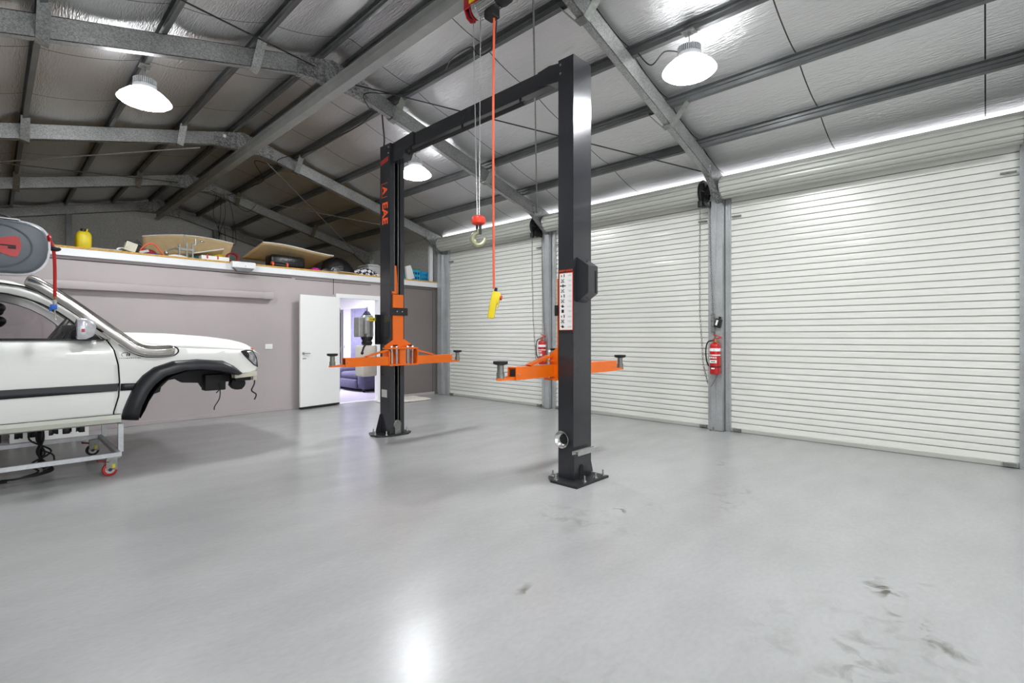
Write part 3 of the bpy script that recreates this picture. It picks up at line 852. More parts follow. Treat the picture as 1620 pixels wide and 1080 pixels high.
# cover box with the rope window on the near post
mb = MB(); mb.prism([(2.682, 2.03), (2.555, 1.945), (2.555, 1.70), (2.682, 1.62)], 'X', 3.66, 3.808)
cov = mb.build('cover_box', LP, pn, smooth=False)
mb = MB(); mb.bx(3.768, 3.785, 2.55, 2.557, 1.705, 1.905); mb.cyl((3.73, 2.62, 1.988), (3.73, 2.618, 1.994), .006, 8); mb.cyl((3.73, 2.615, 1.655), (3.73, 2.613, 1.652), .006, 8); mb.build('cover_slot', M['ink'], cov, smooth=False)
mb = MB(); mb.bx(3.60, 3.612, 2.855, 2.89, 1.50, 1.60); mb.build('side_latch', M['black'], pn, smooth=False)
mb = MB(); mb.prism([(3.70, .02), (3.76, .02), (3.76, .11), (3.75, .135), (3.73, .145), (3.71, .135), (3.70, .11)], 'Y', 2.676, 2.683); mb.build('foot_opening', M['ink'], pn, smooth=False)

# warning sign
mb = MB(); mb.bx(3.608, 3.612, 2.686, 2.842, 1.345, 1.925)
sign = mb.build('warning_sign', M['signred'], pn, smooth=False, label='white instruction sign with orange red border')
mb = MB(); mb.bx(3.606, 3.609, 2.686, 2.842, 1.892, 1.925); mb.bx(3.606, 3.609, 2.686, 2.842, 1.345, 1.368); mb.build('sign_header', M['ink'], sign, smooth=False)
RX = lambda x, y, z: Matrix.Translation((x, y, z)) @ Matrix(((0, 0, -1, 0), (-1, 0, 0, 0), (0, 1, 0, 0), (0, 0, 0, 1)))
text_mesh('sign_title', 'SAFETY ADVICE', .0215, M['signred'], sign, RX(3.6055, 2.764, 1.9085), .0006, .0006)
mb = MB(); random.seed(3); mb.m = 1
for i in range(11):
    z = 1.865 - i*.0462; yc = 2.80
    k = i % 4
    if i == 2: mb.bx(3.604, 3.607, 2.765, 2.83, z-.006, z+.004); mb.bx(3.604, 3.607, 2.79, 2.80, z-.016, z+.014)
    elif i == 7: mb.bx(3.604, 3.607, 2.785, 2.812, z-.016, z+.015)
    elif k == 0:
        mb.bx(3.604, 3.607, yc-.022, yc-.014, z-.014, z+.014); mb.bx(3.604, 3.607, yc+.008, yc+.016, z-.012, z+.006)
    elif k == 1 or k == 3:
        for a in (0, 1):
            mb.bx(3.604, 3.607, yc-.022, yc+.022, z-.0025, z+.0025, rot=Matrix.Rotation(.6 if a else -.6, 3, 'X'))
        mb.bx(3.604, 3.607, yc-.02, yc+.02, z+.012, z+.015); mb.bx(3.604, 3.607, yc-.02, yc+.02, z-.017, z-.013)
    else:
        mb.prism([(yc-.022, z-.004), (yc, z-.016), (yc+.02, z+.002), (yc+.006, z+.004), (yc, z+.016), (yc-.006, z+.004)], 'X', 3.604, 3.607)
mb.m = 2
for i in range(11):
    z = 1.865 - i*.0462
    for dz in (-.009, -.003, .004): mb.bx(3.6045, 3.607, 2.70, 2.732+.012*((i+int(dz*1000)) % 2), z+dz-.001, z+dz+.001)
mb.m = 0; mb.bx(3.606, 3.609, 2.692, 2.836, 1.372, 1.885)
mb.build('sign_panel', [M['signwhite'], M['ink'], M['greyink']], sign, smooth=False, split=False)

# lettering on the far post
RT = lambda y, z: Matrix.Translation((3.6155, y, z)) @ Matrix(((0, 0, -1, 0), (0, -1, 0, 0), (-1, 0, 0, 0), (0, 0, 0, 1)))
def RTm(y, z):   # reads from top to bottom
    M_ = Matrix.Identity(4)
    ex, ey, ez = Vector((0, 0, -1)), Vector((0, -1, 0)), Vector((-1, 0, 0))
    # reading direction down, letter tops toward the roller doors (-Y side of the face)
    for r_ in range(3): M_[r_][0] = ex[r_]; M_[r_][1] = ey[r_]; M_[r_][2] = ez[r_]
    return Matrix.Translation((3.6155, y, z)) @ M_
text_mesh('maker_lettering', 'EAE', .178, M['signred'], pf, RTm(5.785, 2.945), .001, .005)
mb = MB()
for z in (3.335, 3.155): mb.bx(3.614, 3.617, 5.725, 5.86, z, z+.006)
for y in (5.86,): mb.bx(3.614, 3.617, y-.006, y, 3.155, 3.34)
mb.build('logo_box', M['signred'], pf, smooth=False)
text_mesh('logo_letter', 'A', .14, M['signred'], pf, RTm(5.785, 3.25), .001, .005)
mb = MB()
mb.prism([(5.70, 3.625), (5.885, 3.59), (5.885, 3.65), (5.70, 3.685)], 'X', 3.6135, 3.617); mb.build('colour_band', mat('dark red print', '#a02c20', .5), pf, smooth=False)
mb = MB(); mb.bx(3.614, 3.617, 5.73, 5.86, .50, .60); mb.build('data_plate', M['palegrey'], pf, smooth=False)

# crossbeam
mb = MB()
mb.prism([(3.67, 3.70), (3.76, 3.70), (3.76, 3.70), (3.76, 3.862), (3.67, 3.862)][:2]+[(3.76, 3.862), (3.67, 3.862)], 'Y', 3.0, 5.5)
mb.prism([(2.84, 3.68), (3.0, 3.70), (3.14, 3.72), (3.14, 3.86), (3.0, 3.875), (2.84, 3.85)], 'X', 3.655, 3.78)
mb.prism([(5.67, 3.845), (5.2, 3.875), (5.2, 3.72), (5.36, 3.70), (5.42, 3.60), (5.67, 3.60)], 'X', 3.65, 3.78)
cb = mb.build('crossbeam', LP, lift, smooth=False)
mb = MB(); mb.cyl((3.70, 3.35, 3.655), (3.70, 5.36, 3.655), .022, 10)
for y in (3.4, 4.3, 5.3): mb.bx(3.69, 3.71, y, y+.02, 3.655, 3.71)
mb.build('limit_bar', M['rubber'], cb)

# carriages and arms
O = M['orange']
mb = MB()
mb.bx(3.65, 3.85, 2.79, 2.90, .93, 1.85); 
for x_ in (3.60, 3.89): mb.prism([(2.856, .905), (2.985, .905), (2.985, 1.10), (2.94, 1.15), (2.856, 1.215)], 'X', x_, x_+.01)

mb.bx(3.60, 3.90, 2.857, 2.875, .905, 1.185); mb.bx(3.58, 3.92, 2.86, 3.0, 1.075, 1.095); mb.bx(3.58, 3.92, 2.86, 3.0, .905, .925); mb.bx(3.72, 3.78, 2.86, 2.98, .92, 1.08)
cn = mb.build('carriage', O, lift, smooth=False)
mb = MB()
xc = 3.727
mb.bx(xc-.078, xc+.078, 5.63, 5.72, .93, 1.86, .004)
mb.prism([(xc-.215, 1.165), (xc+.215, 1.165), (xc+.215, 1.185), (xc+.08, 1.27), (xc-.08, 1.27), (xc-.215, 1.185)], 'Y', 5.61, 5.628)
mb.bx(xc-.225, xc+.225, 5.50, 5.66, 1.145, 1.163); mb.bx(xc-.225, xc+.225, 5.50, 5.66, .93, .95)
mb.bx(xc-.225, xc-.207, 5.50, 5.66, .93, 1.12); mb.bx(xc+.207, xc+.225, 5.50, 5.66, .93, 1.12); mb.bx(xc-.045, xc+.045, 5.53, 5.66, .94, 1.15)
mb.prism([(xc-.04, 1.87), (xc+.04, 1.87), (xc+.012, 2.25), (xc-.012, 2.25)], 'Y', 5.70, 5.72)
mb.bx(xc-.09, xc-.03, 5.63, 5.69, 1.87, 1.90)
cf = mb.build('carriage', O, lift, smooth=False)
mb = MB(); mb.bx(xc-.13, xc+.13, 5.605, 5.63, 1.585, 1.685, .005); st = mb.build('carriage_strap', M['black'], cf, smooth=False)
mb = MB()
for x in (xc-.04, xc+.04): mb.cyl((x, 5.60, 1.635), (x, 5.607, 1.635), .008, 8)
mb.build('screw', M['chrome'], cf)
for cpart, xcc, yy in ((cf, xc, 5.545), (cn, 3.75, 2.95)):
    mb = MB()
    for dx in (-.16, -.085, .085, .16): mb.cyl((xcc+dx, yy, .925), (xcc+dx, yy, 1.175), .014, 10); mb.cyl((xcc+dx, yy, 1.165), (xcc+dx, yy, 1.185), .021, 6)
    mb.build('arm_pin', M['chrome'], cpart)
    mb = MB()
    for dx in (-.11, .11): mb.bx(xcc+dx-.03, xcc+dx+.03, yy-.02, yy+.0, 1.18, 1.2)
    mb.build('arm_lock', M['ink'], cpart, smooth=False)

def arm(xb, yb, xe, ye, z0=.94, z1=1.05, w=.1, padz=1.105, xt=None):
    """telescopic arm from its pin (xb,yb) to the box end (xe,ye), pad beyond it"""
    L = math.hypot(xe-xb, ye-yb); a = math.atan2(ye-yb, xe-xb)
    T = Matrix.Translation((xb, yb, 0)) @ Matrix.Rotation(a, 4, 'Z')
    mb = MB(); t_ = .008
    mb.bx(0, L, -w/2, w/2, z0, z0+t_); mb.bx(0, L, -w/2, w/2, z1-t_, z1); mb.bx(0, L, -w/2, -w/2+t_, z0, z1); mb.bx(0, L, w/2-t_, w/2, z0, z1)
    o = mb.build('lifting_arm', O, lift, smooth=False, xf=T)
    mb = MB(); mb.prism([(.0, z1+.075), (.02, z1+.09), (.33, z1+.012), (.30, z1)], 'Y', -.03, .03); mb.build('arm_brace', O, o, smooth=False, xf=T)
    mb = MB(); e = L+.14
    mb.bx(.1, L+.06, -w/2+.014, w/2-.014, z0+.012, z0+.03); mb.prism([(L-.05, -.036), (e-.03, -.036), (e+.02, -.03), (e+.045, 0), (e+.02, .03), (e-.03, .036), (L-.05, .036)], 'Z', z0+.005, z0+.025)
    mb.bx(L-.3, L-.012, -w/2+.012, w/2-.012, z0+.012, z1-.012)
    mb.build('arm_extension', O, o, smooth=False, xf=T)
    mb = MB(); mb.bx(L-.02, L-.008, -w/2+.02, w/2-.02, z0+.02, z1-.02); mb.build('arm_opening', M['ink'], o, smooth=False, xf=T)
    mb = MB(); mb.cyl((e, 0, z0+.02), (e, 0, padz-.02), .028, 16); mb.cyl((e, 0, z0+.02), (e, 0, z0+.07), .034, 16); p = mb.build('pad_stem', M['dullsteel'], o, xf=T)
    mb = MB(); mb.lathe([(.04, padz-.03), (.062, padz-.022), (.062, padz), (.04, padz)], (e, 0, 0), 'Z', 20); mb.build('lift_pad', M['rubber'], o, xf=T)
    mb = MB(); mb.cyl((L-.03, -w/2-.006, z0+.05), (L-.03, -w/2, z0+.05), .009, 8); mb.cyl((L-.03, w/2, z0+.05), (L-.03, w/2+.006, z0+.05), .009, 8); mb.build('stop_screw', M['chrome'], o, xf=T)
arm(3.60, 2.94, 3.07, 2.93)
arm(3.90, 2.94, 4.66, 2.93)
arm(xc-.2, 5.56, 2.93, 5.59)
arm(xc+.2, 5.56, 4.56, 5.58)

# power unit behind the far post
pu = MB(); pu.bx(3.60, 3.66, 5.90, 5.965, 1.2, 1.48); pu.bx(3.56, 3.72, 5.89, 5.94, 1.2, 1.6)
pub = pu.build('power_unit', M['black'], lift, smooth=False)
px, py = 3.49, 6.02
mb = MB(); ring = []
for k in range(24):
    a = 2*PI*k/24
    for da, rr in ((0, .085), (.09, .085), (.1, .073), (.2, .073)): ring.append((px+rr*math.cos(a+da), py+rr*math.sin(a+da)))
mb.rings([[Vector((x, y, z)) for x, y in ring] for z in (1.30, 1.50)]); mb.lathe([(.09, 1.5), (.09, 1.56), (.07, 1.59), (.03, 1.6)], (px, py, 0), 'Z', 20); mb.build('motor', M['alu'], pub)
mb = MB(); mb.bx(px-.17, px-.085, py-.09, py+.05, 1.30, 1.56, .01); mb.bx(px-.1, px-.05, py-.14, py-.09, 1.34, 1.52, .008); mb.build('switch_box', M['alu'], pub, smooth=False)
mb = MB(); mb.bx(px-.03, px+.075, py-.098, py-.09, 1.51, 1.56); arr = mb.build('direction_label', M['yellow'], pub, smooth=False)
mb = MB(); mb.bx(px-.015, px+.035, py-.101, py-.097, 1.532, 1.54); mb.prism([(px+.035, 1.526), (px+.06, 1.536), (px+.035, 1.546)], 'Y', py-.101, py-.097); mb.build('arrow', M['ink'], arr, smooth=False)
mb = MB(); mb.lathe([(.06, 1.19), (.075, 1.22), (.06, 1.25), (.08, 1.28), (.08, 1.31)], (px, py, 0), 'Z', 18); mb.build('pump_block', M['darkmetal'], pub)
mb = MB(); mb.bx(px-.125, px+.1, py-.1, py+.1, .775, 1.19, .025); mb.build('oil_tank', M['tank'], pub, ang=50)
mb = MB(); mb.tube([(px-.08, py-.1, 1.2), (px-.12, py-.12, 1.16), (px-.14, py-.12, 1.1)], .012, 8); mb.ball((px-.14, py-.12, 1.09), .02); mb.build('release_lever', M['black'], pub)
mb = MB(); mb.lathe([(.05, 1.58), (.055, 1.6), (.03, 1.64), (.02, 1.65)], (px, py, 0), 'Z', 14); mb.build('motor_cap', mat('navy cap', '#1d2440', .5), pub)

# magnetic dish and tool rail on the near post
t = thing('magnetic_dish', (3.58, 2.787, .376), 'round chrome parts dish stuck low on the near lift post', 'parts dish')
mb = MB(); mb.lathe([(.03, .0), (.045, -.004), (.062, -.022), (.074, -.038), (.079, -.038), (.079, -.034), (.066, -.016), (.05, .002), (.03, .006)], (3.605, 2.787, .376), 'X', 28); mb.build('bowl', M['chrome'], t)
mb = MB(); mb.lathe([(.038, .004), (.04, -.006), (.03, -.008), (.01, -.008)], (3.602, 2.787, .376), 'X', 20)
for k in range(5): mb.ball((3.59, 2.787+.02*math.cos(k*1.3), .376+.02*math.sin(k*1.3)), .008)
mb.build('magnet', M['ink'], t)
t = thing('tool_rail', (3.76, 2.65, .27), 'narrow silver magnetic tool rail low on the near lift post', 'tool rail')
mb = MB(); mb.bx(3.59, 3.93, 2.615, 2.682, .268, .272); mb.bx(3.59, 3.93, 2.612, 2.616, .25, .29, .001); mb.bx(3.59, 3.93, 2.677, 2.682, .25, .285)
mb.m = 1
for k in range(7): mb.lathe([(.012, .2725), (.012, .2735)], (3.62+k*.046, 2.648, 0), 'Z', 12)
mb.build('rail', [M['chrome'], M['ink']], t, smooth=False, split=False)

# ------------------------------------------------------------------ hoist
t = thing('electric_hoist', (2.81, 2.95, 4.167), 'red and silver electric wire hoist on the roof rail with yellow pendant', 'hoist')
mb = MB()
prof = [(-.075, 4.13), (.04, 4.13), (.06, 4.10), (.062, 4.03), (.045, 3.985), (.0, 3.965), (-.045, 3.985), (-.07, 4.04)]
for y in (3.10, 3.155): mb.prism([(2.81+a, b) for a, b in prof], 'Y', y, y+.012)
mb.bx(2.735, 2.86, 2.98, 3.16, 4.10, 4.135); mb.prism([(2.728, 4.135), (2.728, 4.04), (2.738, 4.035), (2.738, 4.135)], 'Y', 2.97, 3.16)
mb.build('frame', mat('dark red hoist paint', '#a01018', .4), t, smooth=False)
mb = MB(); mb.bx(2.722, 2.728, 2.985, 3.09, 4.055, 4.13); mb.build('rating_label', M['yellow'], t, smooth=False)
mb = MB(); mb.cyl((2.81, 3.1, 4.04), (2.81, 3.16, 4.04), .045, 16); mb.build('rope_drum', M['darkmetal'], t)
mb = MB(); ring = []
for k in range(26):
    a = 2*PI*k/26
    for da, rr in ((0, .082), (.08, .082), (.09, .07), (.17, .07)): ring.append((2.81+rr*math.cos(a+da), 4.035+rr*math.sin(a+da)))
mb.rings([[Vector((x, y, z)) for x, z in ring] for y in (2.82, 3.02)]); mb.lathe([(.06, 3.02), (.08, 3.03), (.084, 3.07), (.05, 3.09)], (2.81, 0, 4.035), 'Y', 22); mb.build('motor', M['chrome'], t)
mb = MB(); mb.lathe([(.083, 2.82), (.088, 2.8), (.084, 2.74), (.06, 2.71), (.02, 2.705)], (2.81, 0, 4.035), 'Y', 24); mb.build('fan_cover', M['black'], t)
mb = MB(); mb.bx(2.76, 2.85, 2.85, 2.95, 3.885, 3.96, .008); mb.build('control_box', M['black'], t, smooth=False)
mb = MB()
for y in (2.99, 3.11): mb.bx(2.75, 2.76, y, y+.03, 4.10, 4.335); mb.bx(2.862, 2.872, y, y+.03, 4.10, 4.335); mb.bx(2.75, 2.872, y, y+.03, 4.329, 4.339); mb.bx(2.75, 2.872, y, y+.03, 4.095, 4.105)
mb.build('rail_clamp', M['darkmetal'], t, smooth=False)
mb = MB(); mb.tube([(2.81, 3.13, 3.98), (2.812, 3.085, 2.32)], .004, 6); mb.tube([(2.80, 3.03, 3.95), (2.808, 3.055, 2.32)], .004, 6); mb.build('wire_rope', M['chrome'], t)
hk = MB(); hk.lathe([(.03, 2.24), (.055, 2.255), (.06, 2.28), (.055, 2.305), (.03, 2.32)], (2.81, 3.068, 0), 'Z', 20); hb = hk.build('hook_block', mat('orange red block', '#e8402a', .35), t)
mb = MB(); mb.cyl((2.81, 3.045, 2.16), (2.81, 3.045, 2.25), .012, 10); mb.cyl((2.81, 3.085, 2.18), (2.81, 3.085, 2.25), .01, 10); mb.build('hook_shank', M['darkmetal'], hb)
mb = MB(); hp = []; hr = []
for k in range(22):
    a = math.radians(115 + k*13.5)
    hp.append((2.81-.036*math.cos(a)*.7, 3.068+.05*math.cos(a)*-.7*-1, 2.135+.05*math.sin(a))); hr.append(.013+.007*math.sin(PI*k/21))
hp = [Vector((2.81+.69*.05*math.cos(math.radians(95+k*13)), 3.065-.72*.05*math.cos(math.radians(95+k*13)), 2.125+.05*math.sin(math.radians(95+k*13)))) for k in range(22)]
mb.tube([(2.81, 3.065, 2.195)]+hp, [.013]+[.013+.014*math.sin(PI*k/21)**.8 for k in range(22)], 10); mb.cyl((2.81, 3.065, 2.165), (2.81, 3.065, 2.205), .018, 10); mb.build('hook', M['hookgreen'], hb)
mb = MB(); mb.tube(smooth_pts([(2.81, 2.88, 3.885), (2.83, 2.91, 3.2), (2.87, 2.95, 2.5), (2.885, 2.962, 1.95), (2.9, 2.975, 1.71)]), .009, 8); mb.build('pendant_cord', M['orangecable'], t)
TP = Matrix.Translation((2.905, 2.985, 1.585)) @ Matrix.Rotation(YAW*-1, 4, 'Z') @ Matrix.Rotation(math.radians(11), 4, 'Y')
mb = MB(); mb.bx(-.03, .028, -.025, .025, -.125, .105, .012)
mb.bx(.0, .044, -.024, .024, .0, .1, .008); pb = mb.build('pendant_control', M['yellow'], t, xf=TP)
mb = MB(); mb.cyl((.044, 0, .06), (.062, 0, .06), .02, 14); mb.build('stop_button', mat('red button', '#c9381c', .4), pb, xf=TP)
mb = MB(); mb.cyl((-.003, 0, .1), (-.003, 0, .135), .013, 10); mb.build('cord_gland', M['black'], pb, xf=TP)
mb = MB(); mb.bx(.034, .046, -.02, .02, -.03, .0, .004); mb.build('rocker_button', M['yellow'], pb, smooth=False, xf=TP)
# feed cable along the roof
mb = MB(); mb.tube(smooth_pts([(2.83, 2.87, 3.87), (2.85, 2.93, 3.70), (2.83, 3.05, 3.66), (2.82, 3.12, 3.72), (2.82, 3.2, 3.78), (3.2, 3.9, 4.10), (3.62, 4.6, 4.36), (3.6, 5.3, 4.37), (3.25, 5.64, 4.36), (3.35, 5.74, 4.25), (3.55, 5.95, 4.32), (3.66, 6.6, 4.34), (3.68, 7.3, 4.38), (3.66, 8.0, 4.37), (3.4, 8.72, 4.33), (3.38, 8.83, 4.23), (3.2, 9.3, 4.38), (3.6, 10, 4.3), (3.68, 10.9, 4.37), (3.5, 11.8, 4.33), (3.2, 11.82, 4.34)], 6), .006, 6)
mb.build('power_cable', M['cable'], loc=(2.83, 2.87, 3.87), label='black power cable looped from the hoist along the roof purlin', cat='cable')
mb = MB(); mb.tube(smooth_pts([(3.58, 5.80, 4.30), (3.60, 5.80, 4.1), (3.63, 5.82, 3.95), (3.625, 5.82, 3.84)]), .011, 8)
mb.build('power_conduit', M['darkmetal'], loc=(3.6, 5.8, 4.3), label='grey conduit dropping from the roof onto the far lift post', cat='conduit')
mb = MB()
for k, (x, z, dx) in enumerate(((3.30, 3.2, -.06), (3.36, 3.0, .02), (3.42, 3.15, .05), (3.62, 3.3, .0))):
    mb.tube(smooth_pts([(3.32+.06*k, 11.8, 4.36), (x+dx, 11.8, 3.9), (x-dx, 11.8, 3.5), (x, 11.8, z), (x+.06, 11.8, z+.04), (x+.03, 11.8, z+.5)]), .005, 5)
mb.tube(smooth_pts([(3.2, 11.8, 4.38), (3.6, 11.8, 4.2), (3.9, 11.8, 4.05), (4.1, 11.8, 4.25)]), .005, 5)
mb.build('hanging_cords', M['cable'], loc=(3.4, 11.8, 4.36), label='tangle of thin black cords hanging from the roof frame over the loft', cat='cords')

# ------------------------------------------------------------------ fire extinguishers
t = thing('fire_extinguisher', (6.855, 2.69, .79), 'red fire extinguisher on the pillar between two roller doors, fully in view', 'fire extinguisher', 'fire extinguishers')
ex, ey = 6.855, 2.69
mb = MB(); mb.lathe([(.05, .79), (.066, .795), (.07, .815), (.07, 1.17), (.06, 1.205), (.03, 1.225), (.02, 1.23)], (ex, ey, 0), 'Z', 24); body = mb.build('cylinder', M['red'], t)
mb = MB(); mb.lathe([(.0712, 1.105), (.0712, 1.145)], (ex, ey, 0), 'Z', 24, caps=False); mb.build('band', M['white'], body)
mb = MB(); mb.lathe([(.0712, 1.045), (.0712, 1.06)], (ex, ey, 0), 'Z', 24, caps=False)
for k in range(4): mb.bx(ex-.073, ex-.068, ey-.045+k*.026, ey-.03+k*.026, 1.005, 1.03)
mb.bx(ex-.073, ex-.055, ey-.045, ey+.045, .945, .985); mb.bx(ex-.073, ex-.066, ey-.02, ey+.025, .862, .88); mb.build('labels', M['white'], body, smooth=False)
mb = MB(); mb.bx(ex-.0745, ex-.06, ey-.03, ey+.03, .955, .975); mb.build('green_mark', mat('green print', '#6aa886', .5), body, smooth=False)
mb = MB(); mb.cyl((ex, ey, 1.22), (ex, ey, 1.27), .018, 10); mb.build('valve', M['brass'], t)
mb = MB(); mb.bx(ex-.012, ex+.012, ey-.09, ey+.03, 1.27, 1.285, rot=Matrix.Rotation(-.25, 3, 'X')); mb.bx(ex-.012, ex+.012, ey-.08, ey+.03, 1.31, 1.322, rot=Matrix.Rotation(.3, 3, 'X')); mb.build('handle', M['red'], t, smooth=False)
mb = MB(); mb.tube(smooth_pts([(ex, ey+.02, 1.25), (ex-.02, ey+.09, 1.23), (ex-.03, ey+.115, 1.12), (ex-.03, ey+.105, .98), (ex-.02, ey+.08, .9)]), .009, 8); mb.build('hose', M['rubber'], t)
mb = MB(); mb.lathe([(.073, .885), (.073, .90)], (ex, ey, 0), 'Z', 24, caps=False); mb.bx(6.90, 6.93, ey-.03, ey+.03, .88, 1.2); mb.build('bracket', M['ink'], t, smooth=False)
t2 = copy_tree(t); t2.location = (6.855, 5.79, .80); t2['label'] = 'red fire extinguisher half hidden behind the near lift arm'
t = thing('key_tag', (6.92, 2.67, 1.44), 'small black plastic holder with white label above the fire extinguisher', 'holder')
TK = Matrix.Translation((6.90, 2.665, 1.49)) @ Matrix.Rotation(.3, 4, 'X')
mb = MB(); mb.bx(-.02, .02, -.045, .045, -.06, .06, .008); mb.cyl((0, 0, .05), (0, 0, .09), .018, 8); mb.build('case', M['black'], t, smooth=False, xf=TK)
mb = MB(); mb.bx(-.023, -.019, .0, .026, -.035, .04); mb.build('label_strip', M['white'], t, smooth=False, xf=TK)
mb = MB(); mb.bx(6.905, 6.93, 2.715, 2.77, 1.36, 1.62); mb.build('junction_box', M['galv_pl'], smooth=False, loc=(6.92, 2.74, 1.36), label='grey metal box fixed to the pillar above the fire extinguisher', cat='box')

# ------------------------------------------------------------------ car body (no wheels, on a trolley)
car = thing('car_body', (-.2, 6.95, .46), 'white four-wheel-drive body without wheels, chrome snorkel up its side', 'car body')
YN, YC = 6.05, 6.95
W = M['carwhite']
def mir(p): return Vector((p[0], 2*YC-p[1], p[2]))
def yside(x, z):
    y = YN
    if z < .72: y += .05*((.72-z)/.25)**2
    if z > 1.02: y += .045*((z-1.02)/.2)**2
    if x > 1.75: y += .13*((x-1.75)/.42)**2.2
    return y
def both(mb, outline, du, dv, off=0.):
    mb.panel(outline, lambda x, z: Vector((x, yside(x, z)+off, z)), du, dv)
    mb.panel(outline, lambda x, z: mir((x, yside(x, z)+off, z)), du, dv)
def one(outline, du, dv, f_, name, m, parent, off=0., solid=.004):
    mb = MB(); mb.panel(outline, lambda x, z: f_((x, yside(x, z)+off, z)), du, dv)
    return mb.build(name, m, parent, ang=50, solid=solid)
SIDES = (lambda p: Vector(p), mir)
arch = [(.945, .49), (.955, .60), (.985, .70), (1.04, .80), (1.16, .945), (1.34, 1.005), (1.55, 1.015), (1.75, .985), (1.87, .93), (1.935, .89)]
fender = [(.875, .485)] + arch + [(1.985, .895), (2.13, .91), (2.155, .95), (2.13, 1.07), (2.085, 1.15), (1.8, 1.168), (1.3, 1.195), (1.0, 1.248), (.79, 1.288), (.776, 1.278), (.826, 1.18), (.854, 1.037), (.864, .878), (.857, .734), (.822, .585), (.822, .565), (.875, .565)]
mb = MB(); both(mb, fender, .09, .07)
mb.build('front_wing', W, car, ang=50, solid=.004)
door = [(-.36, .562), (.81, .562), (.81, .588), (.845, .735), (.852, .878), (.842, 1.037), (.814, 1.18), (.762, 1.276), (-.36, 1.276)]
fds = [one(door, .13, .08, f_, 'front_door', W, car) for f_ in SIDES]; fd = fds[0]
rdoor = [(-1.36, .80), (-1.2, .562), (-.368, .562), (-.368, 1.276), (-1.5, 1.276)]
mb = MB(); both(mb, rdoor, .2, .1); mb.build('rear_door', W, car, ang=50, solid=.004)
quarter = [(-2.62, .62), (-2.3, .6), (-2.22, .85), (-2.0, 1.0), (-1.75, 1.0), (-1.5, .85), (-1.368, .80), (-1.508, 1.276), (-2.62, 1.276)]
mb = MB(); both(mb, quarter, .2, .1)
mb.grid(lambda u, v: Vector((-2.62, YN+.03+u*1.74, .62+v*.66)), 6, 4)
mb.build('rear_quarter', W, car, ang=50, solid=.004)
# dark inner skin behind the shut lines
mb = MB(); inner = [(-2.55, .55), (.87, .55), (.9, 1.0), (.80, 1.26), (-2.55, 1.26)]
both(mb, inner, .4, .2, .035); mb.build('inner_skin', M['rubber'], car, solid=.004)
# sill
mb = MB()
for f_ in (lambda p: Vector(p), mir):
    R = []
    for x in (-1.25, 0, .45, .874):
        R.append([f_((x, YN+.02, .556)), f_((x, YN+.012, .52)), f_((x, YN+.03, .48)), f_((x, YN+.09, .462)), f_((x, YN+.2, .462)), f_((x, YN+.2, .55))])
    mb.rings(R)
mb.build('sill', mat('grubby white sill', '#d6d8cb', .4, 0, .08, 5), car)
mb = MB(); mb.bx(-2.55, .9, YN+.15, 2*YC-YN-.15, .47, .52); mb.build('floor_pan', M['ink'], car, smooth=False)
# bonnet
ZE = [(.72, 1.297), (1.0, 1.248), (1.3, 1.196), (1.8, 1.168), (2.09, 1.148), (2.18, 1.10)]
ZT = [(.72, 1.35), (.98, 1.348), (1.31, 1.338), (1.66, 1.308), (1.9, 1.272), (2.05, 1.235), (2.13, 1.19), (2.185, 1.12)]
def bonnet(u, v):
    x = .74+1.445*u
    t_ = abs(2*v-1); y0 = yside(x, interp(ZE, x)); hw = YC-y0
    s = 1-t_                                  # 0 at the wing edge, 1 mid
    g = 1-(1-min(s/.34, 1))**2.3
    z = interp(ZE, x)+(interp(ZT, x)-interp(ZE, x))*g
    y = YC-hw*(1-2*v)
    return Vector((x, y, z))
mb = MB(); mb.grid(bonnet, 26, 40); mb.build('bonnet', W, car, ang=60, solid=.006)
mb = MB()
for f_ in (lambda p: Vector(p), mir):
    pts = [f_(bonnet((x-.74)/1.445, .045)+Vector((0, 0, .002))) for x in (.95, 1.2, 1.45, 1.7, 1.95, 2.08)]
    mb.tube(pts, .0025, 5)
mb.build('bonnet_gap', M['greyink'], car)
# front face
mb = MB()
mb.grid(lambda u, v: Vector((2.13+.05*math.sin(PI*v)+.03*(1-abs(2*v-1)**3), 6.35+1.2*v, .92+.2*u)), 4, 14)
mb.build('grille', M['ink'], car)
mb = MB()
for z in (.97, 1.02, 1.07): mb.tube([(2.15+.05*math.sin(PI*v/10), 6.4+1.1*v/10, z) for v in range(11)], .012, 6)
mb.build('grille_bar', M['chrome'], car)
